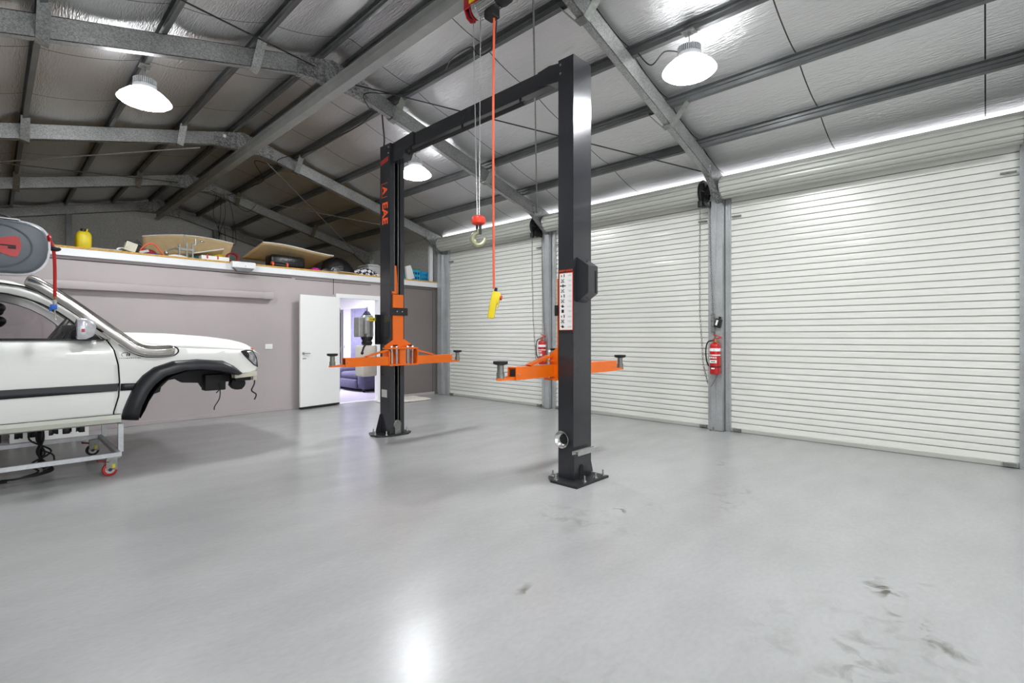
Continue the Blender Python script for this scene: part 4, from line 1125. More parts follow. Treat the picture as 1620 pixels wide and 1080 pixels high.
# headlamps
for f_ in (lambda p: Vector(p), mir):
    hl = [(1.955, 1.142), (2.01, 1.152), (2.085, 1.150), (2.135, 1.065), (2.152, .955), (2.10, .985), (2.03, 1.05), (1.98, 1.105)]
    mb = MB(); mb.panel(hl, lambda x, z: f_((x, yside(x, z)-.006, z)), .04, .04); ho = mb.build('headlamp', M['chrome_lens'], car, solid=.006)
    mb = MB(); mb.tube([f_((x, yside(x, z)-.008, z)) for x, z in hl+[hl[0]]], .006, 6); mb.build('lamp_surround', M['rubber'], ho)
    mb = MB(); mb.panel([(1.965, 1.138), (2.02, 1.146), (2.045, 1.10), (2.04, 1.055), (1.985, 1.10)], lambda x, z: f_((x, yside(x, z)-.0105, z)), .04, .04); mb.build('dark_lens', M['ink'], ho, solid=.002)
    mb = MB(); p = f_((2.10, 6.21, 1.195)); mb.bx(p.x-.015, p.x+.02, p.y-.03, p.y+.01, 1.160, 1.172, .004, rot=Matrix.Rotation(.6, 3, 'Y')); mb.build('marker_lamp', M['amber'], car)
    mb = MB(); mb.bx(1.89, 2.13, min(f_((0, 6.10, 0)).y, f_((0, 6.22, 0)).y), max(f_((0, 6.10, 0)).y, f_((0, 6.22, 0)).y), .845, .90, .006, rot=Matrix.Rotation(-.06, 3, 'Y')); mb.build('bumper_bracket', M['cream'], car, smooth=False)
# wheel arch flares
fo = [(.872, .505), (.888, .60), (.915, .685), (.973, .837), (1.04, .925), (1.13, 1.0), (1.29, 1.056), (1.506, 1.068), (1.755, 1.043), (1.867, .98), (1.953, .902), (1.96, .895)]
fi = [(1.005, .488), (1.01, .56), (1.028, .63), (1.086, .765), (1.14, .84), (1.225, .914), (1.388, .96), (1.55, .966), (1.70, .945), (1.81, .915), (1.88, .888), (1.90, .88)]
for f_ in (lambda p: Vector(p), mir):
    mb = MB(); R = []
    for (a, b), (c, d) in zip(fo, fi):
        ys_ = yside(a, b)
        row = []
        for t_, off in ((0, -.002), (.12, -.03), (.45, -.055), (.85, -.06), (1, -.05), (1.02, .02), (1.04, .16)):
            row.append(f_((a+(c-a)*t_, ys_+off, b+(d-b)*t_)))
        R.append(row)
    mb.rings(R, close=False); mb.build('wheel_arch_flare', M['flare'], car, ang=50, solid=.005)
    # arch liner and dark engine bay
    mb = MB()
    lin_ = [(.99, .5), (1.05, .62), (1.10, .70), (1.245, .74), (1.25, .80), (1.33, .87), (1.40, .88), (1.6, .95), (1.88, .90), (1.7, 1.0), (1.3, .99), (1.1, .9), (1.0, .72)]
    R = []
    for x, z in [(1.02, .50), (1.06, .58), (1.09, .66), (1.14, .75), (1.2, .83), (1.29, .90), (1.42, .945), (1.58, .955), (1.74, .935), (1.88, .88)]:
        R.append([f_((x, YN+.0, z)), f_((x+.01, YN+.12, z+.01)), f_((x+.02, YN+.4, z+.02))])
    mb.rings(R, close=False)
    mb.build('arch_liner', M['rubber'], car, solid=.004)
mb = MB()
K = lambda u, v: (u, v)
bay = [(1.02, .62), (1.10, .66), (1.255, .715), (1.265, .765), (1.33, .835), (1.395, .845), (1.46, .80), (1.63, .785), (1.665, .725), (1.88, .715), (1.885, .78), (1.96, .785), (1.985, .69), (2.07, .68), (2.10, .78), (2.14, .80), (2.13, .92), (2.0, 1.1), (1.1, 1.15), (.9, .9)]
mb.prism(bay, 'Y', 6.42, 6.52); mb.prism([(.9, .6), (1.0, .62), (1.2, .8), (1.35, .9), (1.9, .85), (2.05, .9), (2.0, 1.1), (.9, 1.2)], 'Y', 6.52, 7.4)
mb.build('engine_bay', M['ink'], car, smooth=False)
mb = MB(); mb.lathe([(.02, 6.33), (.075, 6.35), (.08, 6.45), (.02, 6.47)], (2.01, 0, .76), 'Y', 18); mb.bx(1.65, 1.86, 6.3, 6.45, .70, .88, .01); mb.bx(1.93, 2.1, 6.2, 6.5, .80, .9, .01); mb.build('engine_bay_box', M['ink'], car)
mb = MB(); mb.tube(smooth_pts([(1.79, 6.3, .78), (1.80, 6.3, .68), (1.79, 6.3, .6), (1.745, 6.3, .52), (1.74, 6.3, .48)]), .006, 5); mb.tube([(1.79, 6.3, .7), (1.76, 6.3, .67)], .006, 5)
mb.tube(smooth_pts([(2.13, 6.2, .86), (2.13, 6.2, .76), (2.10, 6.2, .68), (2.15, 6.2, .63), (2.13, 6.2, .57)]), .008, 5); mb.tube(smooth_pts([(1.88, 6.3, .76), (1.92, 6.3, .72), (1.96, 6.3, .74)]), .004, 5)
mb.build('loose_wiring', M['cable'], car)
mb = MB(); mb.bx(2.11, 2.15, 6.18, 6.23, .80, .85); mb.build('loose_plug', M['cream'], car, smooth=False)
# side stripe
for f_, d_ in zip(SIDES, fds): one([(-.36, .772), (.842, .787), (.85, .86), (-.36, .852)], .2, .04, f_, 'door_stripe', M['flare'], d_, -.012, .01)
mb = MB(); both(mb, [(.862, .787), (.96, .787), (1.0, .852), (.866, .856)], .1, .04, -.012); mb.build('wing_stripe', M['flare'], car, solid=.01)
# badge
bd = MB(); R = [[(.875+.033*(1+math.cos(a))*1.0, yside(.9, 1.13)-.003, 1.133+.022*math.sin(a)) for a in [2*PI*k/16 for k in range(17)]]]
bd.tube([Vector(p) for p in R[0]], .0022, 5); bd.prism([(.912, 1.118), (.916, 1.148), (.924, 1.148), (.92, 1.118)], 'Y', yside(.9, 1.13)-.005, yside(.9, 1.13)-.002); bd.prism([(.927, 1.12), (.932, 1.147), (.941, 1.147), (.936, 1.12)], 'Y', yside(.9, 1.13)-.005, yside(.9, 1.13)-.002)
x = .858
while x < 1.03:
    w_ = random.choice((.006, .012, .009)); bd.bx(x, x+w_, yside(x, 1.1)-.004, yside(x, 1.1)-.002, 1.096, 1.103); x += w_+.006
bd.build('badge', M['ink'], car, smooth=False)
mb = MB(); mb.lathe([(.022, 0), (.02, -.006), (.008, -.007)], (.03, YN+.002, 1.13), 'Y', 16); mb.build('door_lock', M['dullsteel'], fd)
# greenhouse
def yg(z): return YN+.045+(z-1.275)*.30
oc = [(.80, 1.285), (.70, 1.395), (.60, 1.502), (.52, 1.566), (.40, 1.648), (.30, 1.712), (.20, 1.755), (.05, 1.778), (-.4, 1.79), (-1.4, 1.795), (-2.45, 1.77)]
ic = [(.66, 1.285), (.575, 1.39), (.50, 1.47), (.42, 1.54), (.31, 1.61), (.21, 1.655), (.10, 1.685), (-.03, 1.70), (-.4, 1.705), (-1.4, 1.705), (-2.3, 1.68)]
mb = MB()
for f_ in (lambda p: Vector(p), mir):
    mb.rings([[f_((a, yg(b), b)), f_((a+(c-a)*.5, yg((b+d)/2)-.008, (b+d)/2)), f_((c, yg(d), d)), f_((c, yg(d)+.05, d))] for (a, b), (c, d) in zip(oc, ic)], close=False)
    for xa, xb in ((-.42, -.30), (-1.45, -1.33), (-2.6, -2.4)):
        mb.rings([[f_((xa, yg(z), z)), f_((xb, yg(z), z)), f_((xb, yg(z)+.05, z)), f_((xa, yg(z)+.05, z))] for z in (1.27, 1.5, 1.72)])
def roof(u, v):
    x = -2.5+2.75*u; t_ = abs(2*v-1)
    ze = interp([(p[0], p[1]) for p in reversed(oc)], x)
    y = YC-(YC-yg(ze))*(1-2*v)
    crown = .075*(1-t_**3)
    if u > .86: crown *= 1-((u-.86)/.14)**2*.25
    return Vector((x, y, ze+crown))
mb.grid(roof, 24, 20)
# scuttle at the windscreen base
mb.rings([[Vector((.70, y, 1.29)), Vector((.76, y, 1.345)), Vector((.86, y, 1.345))] for y in (YN+.06, YN+.3, YC, 2*YC-YN-.3, 2*YC-YN-.06)], close=False)
mb.build('cabin_shell', W, car, ang=50, solid=.005)
mb = MB()
for f_ in (lambda p: Vector(p), mir):
    mb.tube([f_((a, yg(b)-.004, b+.004)) for a, b in oc], .006, 6)
    mb.tube([f_((a, yg(b)-.002, b)) for a, b in ic], .008, 6)
    mb.tube([f_((.745, YN+.035, 1.279)), f_((0, YN+.035, 1.281)), f_((-2.4, YN+.035, 1.281))], .007, 6)
mb.build('window_seal', M['rubber'], car)
for f_, nm in ((lambda p: Vector(p), 0), (mir, 1)):
    g = [(-.30, 1.283)] + [(.655, 1.285), (.575, 1.39), (.50, 1.47), (.42, 1.54), (.31, 1.61), (.21, 1.655), (.10, 1.685), (-.03, 1.70), (-.30, 1.704)]
    mb = MB(); mb.panel(g, lambda x, z: f_((x, yg(z)+.02, z)), 3, 3); mb.build('side_window', M['glass'], car)
    mb = MB(); mb.panel([(.60, 1.283), (.76, 1.283), (.63, 1.375)], lambda x, z: f_((x, yg(z)-.004, z)), 3, 3); mb.build('mirror_mount', M['rubber'], car, solid=.012)
def ws(u, v):
    z = 1.335+.455*u; x = .83-.60*u+.03*math.sin(PI*u)
    hw = (YC-yg(z))-.03
    return Vector((x+.06*(1-(2*v-1)**2), YC+hw*(2*v-1), z))
mb = MB(); mb.grid(ws, 6, 10); mb.build('windscreen', M['glass'], car)
# dark windscreen edge trim along the pillars
mb = MB()
for f_ in (lambda p: Vector(p), mir):
    mb.rings([[f_((a+.012, yg(b)+.01, b+.006)), f_((a+.05, yg(b)+.05, b+.02))] for a, b in oc[1:7]], close=False)
mb.build('windscreen_trim', M['rubber'], car, solid=.004)
# mirror
for f_ in (lambda p: Vector(p), mir):
    c = f_((.60, 5.935, 1.382))
    mb = MB(); R = []
    for x, sy, sz in ((.535, .07, .088), (.55, .078, .098), (.60, .078, .095), (.645, .062, .07), (.668, .03, .035)):
        R.append([Vector((x, c.y+sy*math.copysign(abs(math.cos(a))**.5, math.cos(a)), c.z-.006*(x-.535)*30*.1+sz*math.copysign(abs(math.sin(a))**.5, math.sin(a)))) for a in [2*PI*k/20 for k in range(20)]])
    mb.rings(R); mo = mb.build('door_mirror', mat('silvery white mirror shell', '#d4d5da', .2, .35, .2, 18), car, ang=50)
    mb = MB(); mb.bx(.529, .536, c.y-.06, c.y+.06, 1.31, 1.46, .003); mb.build('mirror_glass', mat('mirror glass', '#aab0b8', .05, 1.), mo)
    mb = MB(); mb.bx(.56, .585, c.y-.082, c.y-.07, 1.35, 1.38); mb.build('mirror_marker', M['red'], mo, smooth=False)
    m2 = f_((.62, 6.05, 1.31)); mb = MB(); mb.bx(.58, .68, min(c.y, m2.y), max(c.y, m2.y), 1.285, 1.315, .006); mb.build('mirror_arm', M['rubber'], mo)
# interior
mb = MB(); mb.prism([(.48, 1.27), (.52, 1.36), (.60, 1.40), (.78, 1.345), (.80, 1.2), (.55, 1.2)], 'Y', 6.22, 7.68); mb.bx(.46, .62, 6.3, 6.7, 1.34, 1.42, .02); mb.build('dashboard', M['dash'], car)
TS = Matrix.Translation((.43, 6.5, 1.335)) @ Matrix.Rotation(math.radians(-57), 4, 'Y')
mb = MB(); mb.tube([(.19*math.cos(2*PI*k/28), .19*math.sin(2*PI*k/28), 0) for k in range(29)], .016, 8)
mb.bx(-.05, .05, -.05, .05, -.06, -.015, .015)
for a in (0, 2.2, 4.1): mb.cyl((.03*math.cos(a), .03*math.sin(a), -.02), (.185*math.cos(a), .185*math.sin(a), 0), .014, 8)
mb.build('steering_wheel', mat('grey leather', '#4a4945', .5), car, xf=TS)
mb = MB(); mb.cyl((.5, 6.5, 1.33), (.65, 6.5, 1.25), .035, 12); mb.build('steering_column', M['dash'], car)
for yy in (6.45, 7.45):
    mb = MB(); mb.bx(-.25, -.10, yy-.24, yy+.24, .75, 1.38, .05); mb.bx(-.2, .3, yy-.25, yy+.25, .65, .82, .05); mb.build('seat', M['dash'], car)
    mb = MB(); mb.ball((.052, yy-.1, 1.565), .048, (.9, 1.6, .9)); mb.ball((.056, yy-.1, 1.447), .048, (.9, 1.6, .9)); mb.bx(-.14, .03, yy-.1, yy-.06, 1.42, 1.59, .01); mb.build('headrest', M['black'], car)
# snorkel
mb = MB(); ys_ = YN-.035
SP = [(.225, ys_+.08, 1.805), (.285, ys_+.06, 1.775), (.40, ys_+.045, 1.69), (.53, ys_+.03, 1.585), (.67, ys_+.01, 1.462), (.80, ys_, 1.348), (.90, ys_, 1.262), (.97, ys_, 1.206), (1.05, ys_+.003, 1.172), (1.14, ys_+.006, 1.162), (1.23, ys_+.015, 1.164), (1.30, ys_+.03, 1.168)]
sp = smooth_pts(SP, 5)
mb.tube(sp, [.046]+[.054]*(len(sp)-4)+[.052, .045, .025], 16, sq=.75); sn = mb.build('snorkel', M['chromesnorkel'], car, ang=50)
mb = MB(); mb.tube(smooth_pts([(x_, yside(x_, z_)-.003, z_) for x_, z_ in ((.86, 1.235), (.97, 1.147), (1.05, 1.112), (1.15, 1.104), (1.25, 1.107), (1.31, 1.12), (1.343, 1.15), (1.34, 1.185), (1.31, 1.205))], 4), .007, 8); mb.build('snorkel_gasket', M['rubber'], sn)
mb = MB(); mb.bx(.36, .40, YN+.02, YN+.12, 1.66, 1.69); mb.build('snorkel_bracket', M['dullsteel'], sn, smooth=False)

# ------------------------------------------------------------------ trolley under the car
cart = thing('body_trolley', (0, 6.55, 0), 'grey steel trolley on red castors, far ones blackened for shade, carrying the white car body', 'trolley')
SQ = .02
mb = MB()
G = M['zinc']
for y in (5.96, 7.15): mb.bx(-2.0, .86, y-SQ, y+SQ, .175, .215)
for x in (.84, -.9, -1.98): mb.bx(x-SQ, x+SQ, 5.96, 7.15, .175, .215)
mb.build('frame', G, cart, smooth=False)
for x in (.875, -1.9):
    for y in (6.11, 7.15):
        mb = MB(); mb.bx(x-SQ, x+SQ, y-SQ, y+SQ, .19, .462); mb.build('upright', G, cart, smooth=False)
def castor(x, y, wm='red'):
    mb = MB(); mb.bx(x-.05, x+.05, y-.045, y+.045, .163, .177); mb.bx(x-.055, x+.03, y-.03, y-.024, .055, .165); mb.bx(x-.055, x+.03, y+.024, y+.03, .055, .165)
    cc = mb.build('castor', M['dullsteel'], cart, smooth=False)
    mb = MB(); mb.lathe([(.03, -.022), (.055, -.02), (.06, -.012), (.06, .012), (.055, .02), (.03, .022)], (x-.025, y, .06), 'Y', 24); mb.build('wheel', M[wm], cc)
    mb = MB(); mb.lathe([(.036, -.0235), (.036, .0235)], (x-.025, y, .06), 'Y', 20); mb.build('wheel_hub', M['palegrey'], cc)
    mb = MB(); mb.lathe([(.016, -.032), (.016, .032)], (x-.025, y, .06), 'Y', 12); mb.build('axle_nut', M['darkmetal'], cc)
    mb = MB(); mb.bx(x-.12, x-.03, y-.03, y+.03, .135, .15, .004, rot=Matrix.Rotation(.25, 3, 'Y')); mb.build('brake_pedal', mat('dark red pedal', '#7a1420', .5), cc, smooth=False)
    mb = MB(); mb.bx(x-.01, x+.012, y-.036, y-.03, .075, .11); mb.build('brake_tab', M['yellow'], cc, smooth=False)
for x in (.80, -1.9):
    castor(x, 5.98); castor(x, 7.13, 'rubber')  # far wheels coloured black to stand for the shade under the car
# cable bundle under the car
t = thing('cable_bundle', (.33, 6.6, .0), 'tangle of black cables drooping from under the car to the floor', 'cables')
mb = MB(); random.seed(5)
for k in range(7):
    dx = random.uniform(-.05, .06); dy = random.uniform(-.1, .1)
    mb.tube(smooth_pts([(.32+dx*.4, 6.6+dy, .47), (.30+dx, 6.6+dy, .33), (.36-dx, 6.58+dy, .2), (.31+dx, 6.55, .1), (.36+dx, 6.5, .03), (.24+dx, 6.42, .012)]), .009, 6)
mb.tube(smooth_pts([(.34, 6.55, .22), (.42, 6.55, .16), (.41, 6.5, .08), (.34, 6.48, .04)]), .008, 6)
mb.tube(smooth_pts([(.32, 6.42, .02), (.15, 6.38, .015), (.06, 6.42, .012), (.0, 6.36, .012), (.1, 6.33, .012)]), .009, 6)
mb.build('cables', M['cable'], t)
# white crates by the wall
random.seed(9)
def crate(x0, x1, label):
    c = thing('white_crate', ((x0+x1)/2, 8.75, 0), label, 'crate', 'white crates under the car')
    y0, y1, z1 = 8.62, 8.90, .30
    mb = MB(); mb.bx(x0, x1, y0, y1, 0, .012)
    n = max(2, round((x1-x0)/.14))
    for y in (y0, y1-.012):
        for z in (0, .145, z1-.04): mb.bx(x0, x1, y, y+.012, z, z+.045)
        for k in range(n+1):
            xx = x0+(x1-x0-.04)*k/n; mb.bx(xx, xx+.04, y-.001, y+.013, 0, z1)
    for x in (x0, x1-.012):
        for z in (0, .145, z1-.04): mb.bx(x, x+.012, y0, y1, z, z+.045)
        for y in (y0, (y0+y1)/2, y1-.03): mb.bx(x, x+.012, y, y+.03, 0, z1)
    mb.build('basket', M['white'], c, smooth=False)
    mb = MB()
    for k in range(5): mb.ball((x0+.05+(x1-x0-.1)*k/4, 8.76, .07+.02*(k % 2)), .055)
    mb.build('contents', M['darkmetal'], c)
crate(.16, .43, 'white slotted crate on the floor by the wall, partly hidden by black cables')
crate(.47, .90, 'white slotted crate on the floor by the wall, beside the trolley upright')
mb = MB(); mb.lathe([(.05, 0), (.06, .01), (.06, .14), (.03, .17), (.02, .2)], (.03, 8.72, 0), 'Z', 16); mb.build('dark_bottle', M['darkmetal'], loc=(.03, 8.72, 0), label='dark bottle standing on the floor beside the white crates', cat='bottle')

# ------------------------------------------------------------------ hose reel
reel = thing('hose_reel', (.02, 5.5, 2.0), 'grey retractable hose reel with red badge and red hose above the car', 'hose reel')
rx, rz = .02, 2.005
def rr_outline(sc=1.):
    P = []
    for k in range(40):
        a = 2*PI*k/40
        ca, sa = math.cos(a), math.sin(a)
        P.append((rx+.015+.285*sc*math.copysign(abs(ca)**.52, ca)-.05*max(0, -sa)*max(0, ca), rz+.205*sc*math.copysign(abs(sa)**.6, sa)))
    return P
mb = MB(); mb.rings([[Vector((x, y, z)) for x, z in rr_outline(s_)] for y, s_ in ((5.42, .9), (5.425, .95), (5.45, 1.0), (5.58, 1.0), (5.605, .95), (5.61, .9))]); mb.build('shell', M['reelgrey'], reel, ang=50)
mb = MB(); mb.rings([[Vector((x, y, z)) for x, z in rr_outline(s_)] for y, s_ in ((5.47, 1.0), (5.47, 1.055), (5.56, 1.055), (5.56, 1.0))], caps=False)
mb.bx(rx-.05, rx+.14, 5.47, 5.56, rz+.195, rz+.225, .008); mb.build('rim', M['reelwhite'], reel, ang=50)
mb = MB(); mb.tube([(rx+.205*math.cos(2*PI*k/40), 5.418, rz+.165*math.sin(2*PI*k/40)) for k in range(41)], .007, 6); mb.build('side_rib', M['reelgrey'], reel)
mb = MB(); mb.prism([(rx-.155, rz+.05), (rx-.14, rz+.085), (rx, rz+.05), (rx+.11, rz+.082), (rx+.135, rz+.07), (rx+.145, rz), (rx+.125, rz-.075), (rx+.10, rz-.08), (rx, rz-.045), (rx-.13, rz-.08), (rx-.15, rz-.05)], 'Y', 5.412, 5.42); bdg = mb.build('badge', M['red'], reel, smooth=False)
mb = MB(); mb.bx(rx-.03, rx+.115, 5.409, 5.413, rz+.0, rz+.01); mb.bx(rx+.07, rx+.115, 5.409, 5.413, rz-.02, rz-.002); mb.build('badge_print', M['ink'], bdg, smooth=False)
mb = MB(); mb.tube(smooth_pts([(rx-.06, 5.515, rz+.21), (rx-.03, 5.515, rz+.245), (rx+.05, 5.515, rz+.245), (rx+.12, 5.515, rz+.205)]), .009, 8); mb.build('carry_handle', M['black'], reel)
mb = MB(); mb.lathe([(.03, 0), (.045, .02), (.035, .03), (.02, .03)], (rx+.287, 5.5, rz+.10), 'X', 16); mb.build('hose_outlet', M['red'], reel)
hp = smooth_pts([(rx+.27, 5.5, rz+.11), (rx+.315, 5.5, rz+.08), (rx+.335, 5.5, rz+.0), (rx+.341, 5.5, rz-.12), (rx+.342, 5.5, rz-.26), (rx+.342, 5.5, rz-.37)])
mb = MB(); mb.tube(hp, .012, 10); mb.build('hose', M['red'], reel)
mb = MB(); mb.ball((rx+.34, 5.5, rz+.022), .036, (1.15, 1, .62)); mb.build('hose_stop', M['black'], reel)
hx_ = rx+.342
mb = MB(); mb.cyl((hx_, 5.5, rz-.40), (hx_, 5.5, rz-.36), .009, 8); mb.cyl((hx_, 5.5, rz-.52), (hx_+.004, 5.5, rz-.50), .005, 8); mb.build('fitting', M['brass'], reel)
mb = MB(); mb.cyl((hx_, 5.5, rz-.435), (hx_, 5.5, rz-.395), .014, 10); mb.cyl((hx_, 5.5, rz-.55), (hx_-.0, 5.5, rz-.47), .005, 8); mb.ball((hx_+.004, 5.5, rz-.555), .009); mb.build('blow_nozzle', M['chrome'], reel)
mb = MB(); mb.bx(hx_-.03, hx_+.014, 5.48, 5.52, rz-.475, rz-.432, .006); mb.bx(hx_-.036, hx_-.02, 5.49, 5.51, rz-.49, rz-.46, .004); mb.build('air_valve', M['bluevalve'], reel)
mb = MB(); mb.bx(rx-.09, rx-.07, 5.49, 5.54, rz+.2, 3.72); mb.bx(rx-.12, rx-.04, 5.48, 5.70, 3.70, 3.73); mb.build('hanger_bracket', M['darkmetal'], reel, smooth=False, xf=Matrix.Translation((-.12, 0, 0)))

# ------------------------------------------------------------------ floor mat
mb = MB(); random.seed(2)
def matf(u, v):
    x = 5.28+1.0*u; y = 8.27+.62*v
    e = min(u, 1-u, v, 1-v)
    z = .006+.034*min(1, e/.08)**.6 + random.uniform(0, .006)
    return Vector((x+.04*math.sin(v*9)*.3, y+.03*math.sin(u*7)*.4, z))
mb.grid(matf, 60, 36); mb.build('door_mat', M['mat'], loc=(5.78, 8.58, 0), label='cream shaggy mat on the floor outside the white door', cat='mat')

# ------------------------------------------------------------------ lounge furniture
t = thing('sofa', (6.4, 11.4, 0), 'lilac grey padded recliner sofa in the room behind the door', 'sofa')
mb = MB()
mb.bx(5.95, 6.9, 10.4, 12.55, .06, .30, .05); mb.build('base', M['purple'], t, ang=60)
for y in (10.4, 11.45, 12.25):
    mb = MB(); mb.bx(5.9, 6.85, y, y+.27, .1, .56, .09); mb.build('arm', M['purple'], t, ang=60)
for y0, y1 in ((10.67, 11.45), (11.72, 12.25)):
    mb = MB(); mb.bx(5.9, 6.7, y0, y1, .28, .45, .07); mb.build('seat', M['purple'], t, ang=60)
    mb = MB(); mb.bx(6.55, 6.9, y0, y1, .35, .74, .09); mb.build('backrest', M['purple'], t, ang=60)
    mb = MB(); mb.bx(5.88, 5.97, y0, y1, .07, .29, .04); mb.build('footrest', M['purple'], t, ang=60)
mb = MB()
for x in (6.0, 6.8):
    for y in (10.5, 12.45): mb.cyl((x, y, 0), (x, y, .07), .03, 8)
mb.build('foot', M['black'], t)
mb = MB()
mb.grid(lambda u, v: Vector((6.93+.03*math.sin(u*46), 11.98+.85*u, .03+2.03*v)), 90, 2)
mb.build('window_curtain', M['curtainfab'], loc=(6.93, 12.4, .03), solid=.004, label='long lilac curtain beside the sliding glass door', cat='curtain')
t = thing('vertical_blind', (6.95, 13.0, 2.08), 'pale vertical slat blind drawn across part of the glass door', 'blind')
mb = MB()
for k in range(5): mb.bx(6.935, 6.94, 12.86+k*.075, 12.93+k*.075, .1, 2.06, rot=Matrix.Rotation(.5, 3, 'Z'))
mb.build('slats', mat('pale lilac slats', '#d5d3ea', .7), t, smooth=False)
mb = MB(); mb.bx(6.92, 6.96, 12.0, 14.4, 2.06, 2.1); mb.build('track', M['white'], t, smooth=False)
t = thing('room_fill_panel', (5.3, 11.8, 2.38), 'added glowing fill panel brightening the far room, unseen above the doorway', 'ceiling lamp')
mb = MB(); mb.bx(4.7, 5.9, 11.2, 12.4, 2.36, 2.38); mb.build('panel', emat('added room fill glow', '#f4f2ff', 22.), t, smooth=False)  # added unseen panel, there only to brighten the room behind the doorway

# ------------------------------------------------------------------ things on the loft
ZF = 2.525
t = thing('jerry_can', (.91, 9.3, ZF), 'yellow jerry can with black cap on the loft behind the hose reel', 'jerry can')
mb = MB()
mb.rings([[Vector((.91+sx*math.copysign(abs(math.cos(a))**.45, math.cos(a)), 9.3+sy*math.copysign(abs(math.sin(a))**.45, math.sin(a)), z)) for a in [2*PI*k/24 for k in range(24)]] for z, sx, sy in ((ZF, .08, .13), (ZF+.015, .088, .14), (ZF+.21, .088, .14), (ZF+.25, .07, .12), (ZF+.27, .05, .09))])
mb.build('body', M['yellow'], t, ang=50)
mb = MB(); mb.cyl((.90, 9.22, ZF+.26), (.90, 9.22, ZF+.30), .032, 14); mb.build('cap', M['black'], t)
mb = MB(); mb.tube(smooth_pts([(.93, 9.22, ZF+.25), (.95, 9.26, ZF+.30), (.95, 9.36, ZF+.30), (.94, 9.41, ZF+.24)]), .012, 8); mb.build('handle', M['yellow'], t)
mb = MB(); mb.bx(.96, 1.31, 9.0, 9.3, ZF, ZF+.022, .004); mb.build('flat_board', M['palegrey'], smooth=False, loc=(1.13, 9.15, ZF), label='thin pale board lying on the loft edge beside the jerry can', cat='board')
mb = MB(); mb.tube([(1.32+.045*math.cos(a)*1.3, 9.1+.01*math.cos(a), ZF+.04+.03*math.sin(a)) for a in [2*PI*k/16 for k in range(17)]], .008, 6); mb.tube([(1.25, 9.1, ZF+.03), (1.3, 9.08, ZF+.06)], .008, 6)
mb.build('white_clamp', M['white'], loc=(1.32, 9.1, ZF), label='small white ring clamp on the loft edge beside the beige box', cat='clamp')
t = thing('beige_box', (1.42, 9.12, ZF), 'tilted beige electrical box on the loft edge', 'box')
RB = Matrix.Rotation(.3, 3, 'Y')
mb = MB(); mb.bx(1.35, 1.49, 9.06, 9.2, ZF+.025, ZF+.165, .006, rot=RB); mb.build('case', M['cream'], t, smooth=False)
mb = MB(); mb.bx(1.345, 1.495, 9.055, 9.2, ZF+.16, ZF+.172, rot=RB, piv=(1.42, 9.13, ZF+.095)); mb.bx(1.37, 1.375, 9.055, 9.06, ZF+.06, ZF+.07, rot=RB, piv=(1.42, 9.13, ZF+.095)); mb.build('trim', M['ink'], t, smooth=False)
t = thing('black_bracket', (1.5, 9.35, ZF), 'black triangular bracket standing behind the beige box', 'bracket')
mb = MB(); mb.prism([(1.42, ZF), (1.58, ZF), (1.6, ZF+.19), (1.54, ZF+.26), (1.46, ZF+.18)], 'Y', 9.35, 9.38); mb.build('plate', M['black'], t, smooth=False)
mb = MB(); mb.tube([(1.5, 9.34, ZF+.2), (1.6, 9.33, ZF+.16), (1.62, 9.33, ZF+.08)], .012, 6); mb.build('pipe', M['dullsteel'], t)
def blob(name, m, c, s, label, cat, seed, amp=.25):
    random.seed(seed); mb = MB(); n, seg = 12, 20
    ph = [random.uniform(0, 6.28) for _ in range(8)]
    R = []
    for i in range(n+1):
        th = PI*i/n*.5
        rr = max(math.cos(th), .03); ring = []
        for k in range(seg):
            a = 2*PI*k/seg
            w = 1+amp*(.5*math.sin(3*a+ph[0]+2*th)+.35*math.sin(5*a+ph[1]-3*th)+.3*math.sin(8*a+ph[2]+5*th))*(.4+.6*math.cos(th))
            ring.append(Vector((c[0]+s[0]*rr*w*math.cos(a), c[1]+s[1]*rr*w*math.sin(a), c[2]+s[2]*math.sin(th)*(1+amp*.5*math.sin(4*a+ph[3])*math.cos(th)))))
        R.append(ring)
    mb.rings(R); return mb.build(name, m, loc=c, label=label, cat=cat, ang=60)
blob('blue_sheet', M['bluecloth'], (1.66, 9.1, ZF), (.15, .09, .035), 'crumpled blue sheet on the loft edge under an orange hose', 'sheet', 1)
blob('red_cloth', M['redcloth'], (1.66, 9.30, ZF), (.13, .08, .12), 'bundle of red cloth on the loft behind the blue sheet', 'cloth', 2)
mb = MB(); mb.tube(smooth_pts([(1.53, 9.06, ZF+.02), (1.55, 9.1, ZF+.09), (1.63, 9.1, ZF+.17), (1.71, 9.1, ZF+.17), (1.78, 9.1, ZF+.08), (1.83, 9.08, ZF+.01)]), .011, 8)
mb.build('orange_hose', M['orangecable'], loc=(1.65, 9.1, ZF), label='short orange hose arched over the red cloth on the loft', cat='hose')
mb = MB(); mb.bx(1.50, 1.62, 8.96, 9.0, ZF+.012, ZF+.05, .006, rot=Matrix.Rotation(-.35, 3, 'Y')); mb.build('pale_offcut', M['palegrey'], smooth=False, loc=(1.5, 9.07, ZF), label='pale offcut leaning beside the red cloth on the loft', cat='offcut')
blob('white_rag', M['white'], (1.97, 8.99, ZF), (.12, .05, .035), 'crumpled white rag on the loft edge before the metal vise', 'rag', 3)
blob('teal_cloth', M['teal'], (2.30, 9.23, ZF), (.14, .08, .08), 'dark teal cloth bundled on the loft beside the metal vise', 'cloth', 4)
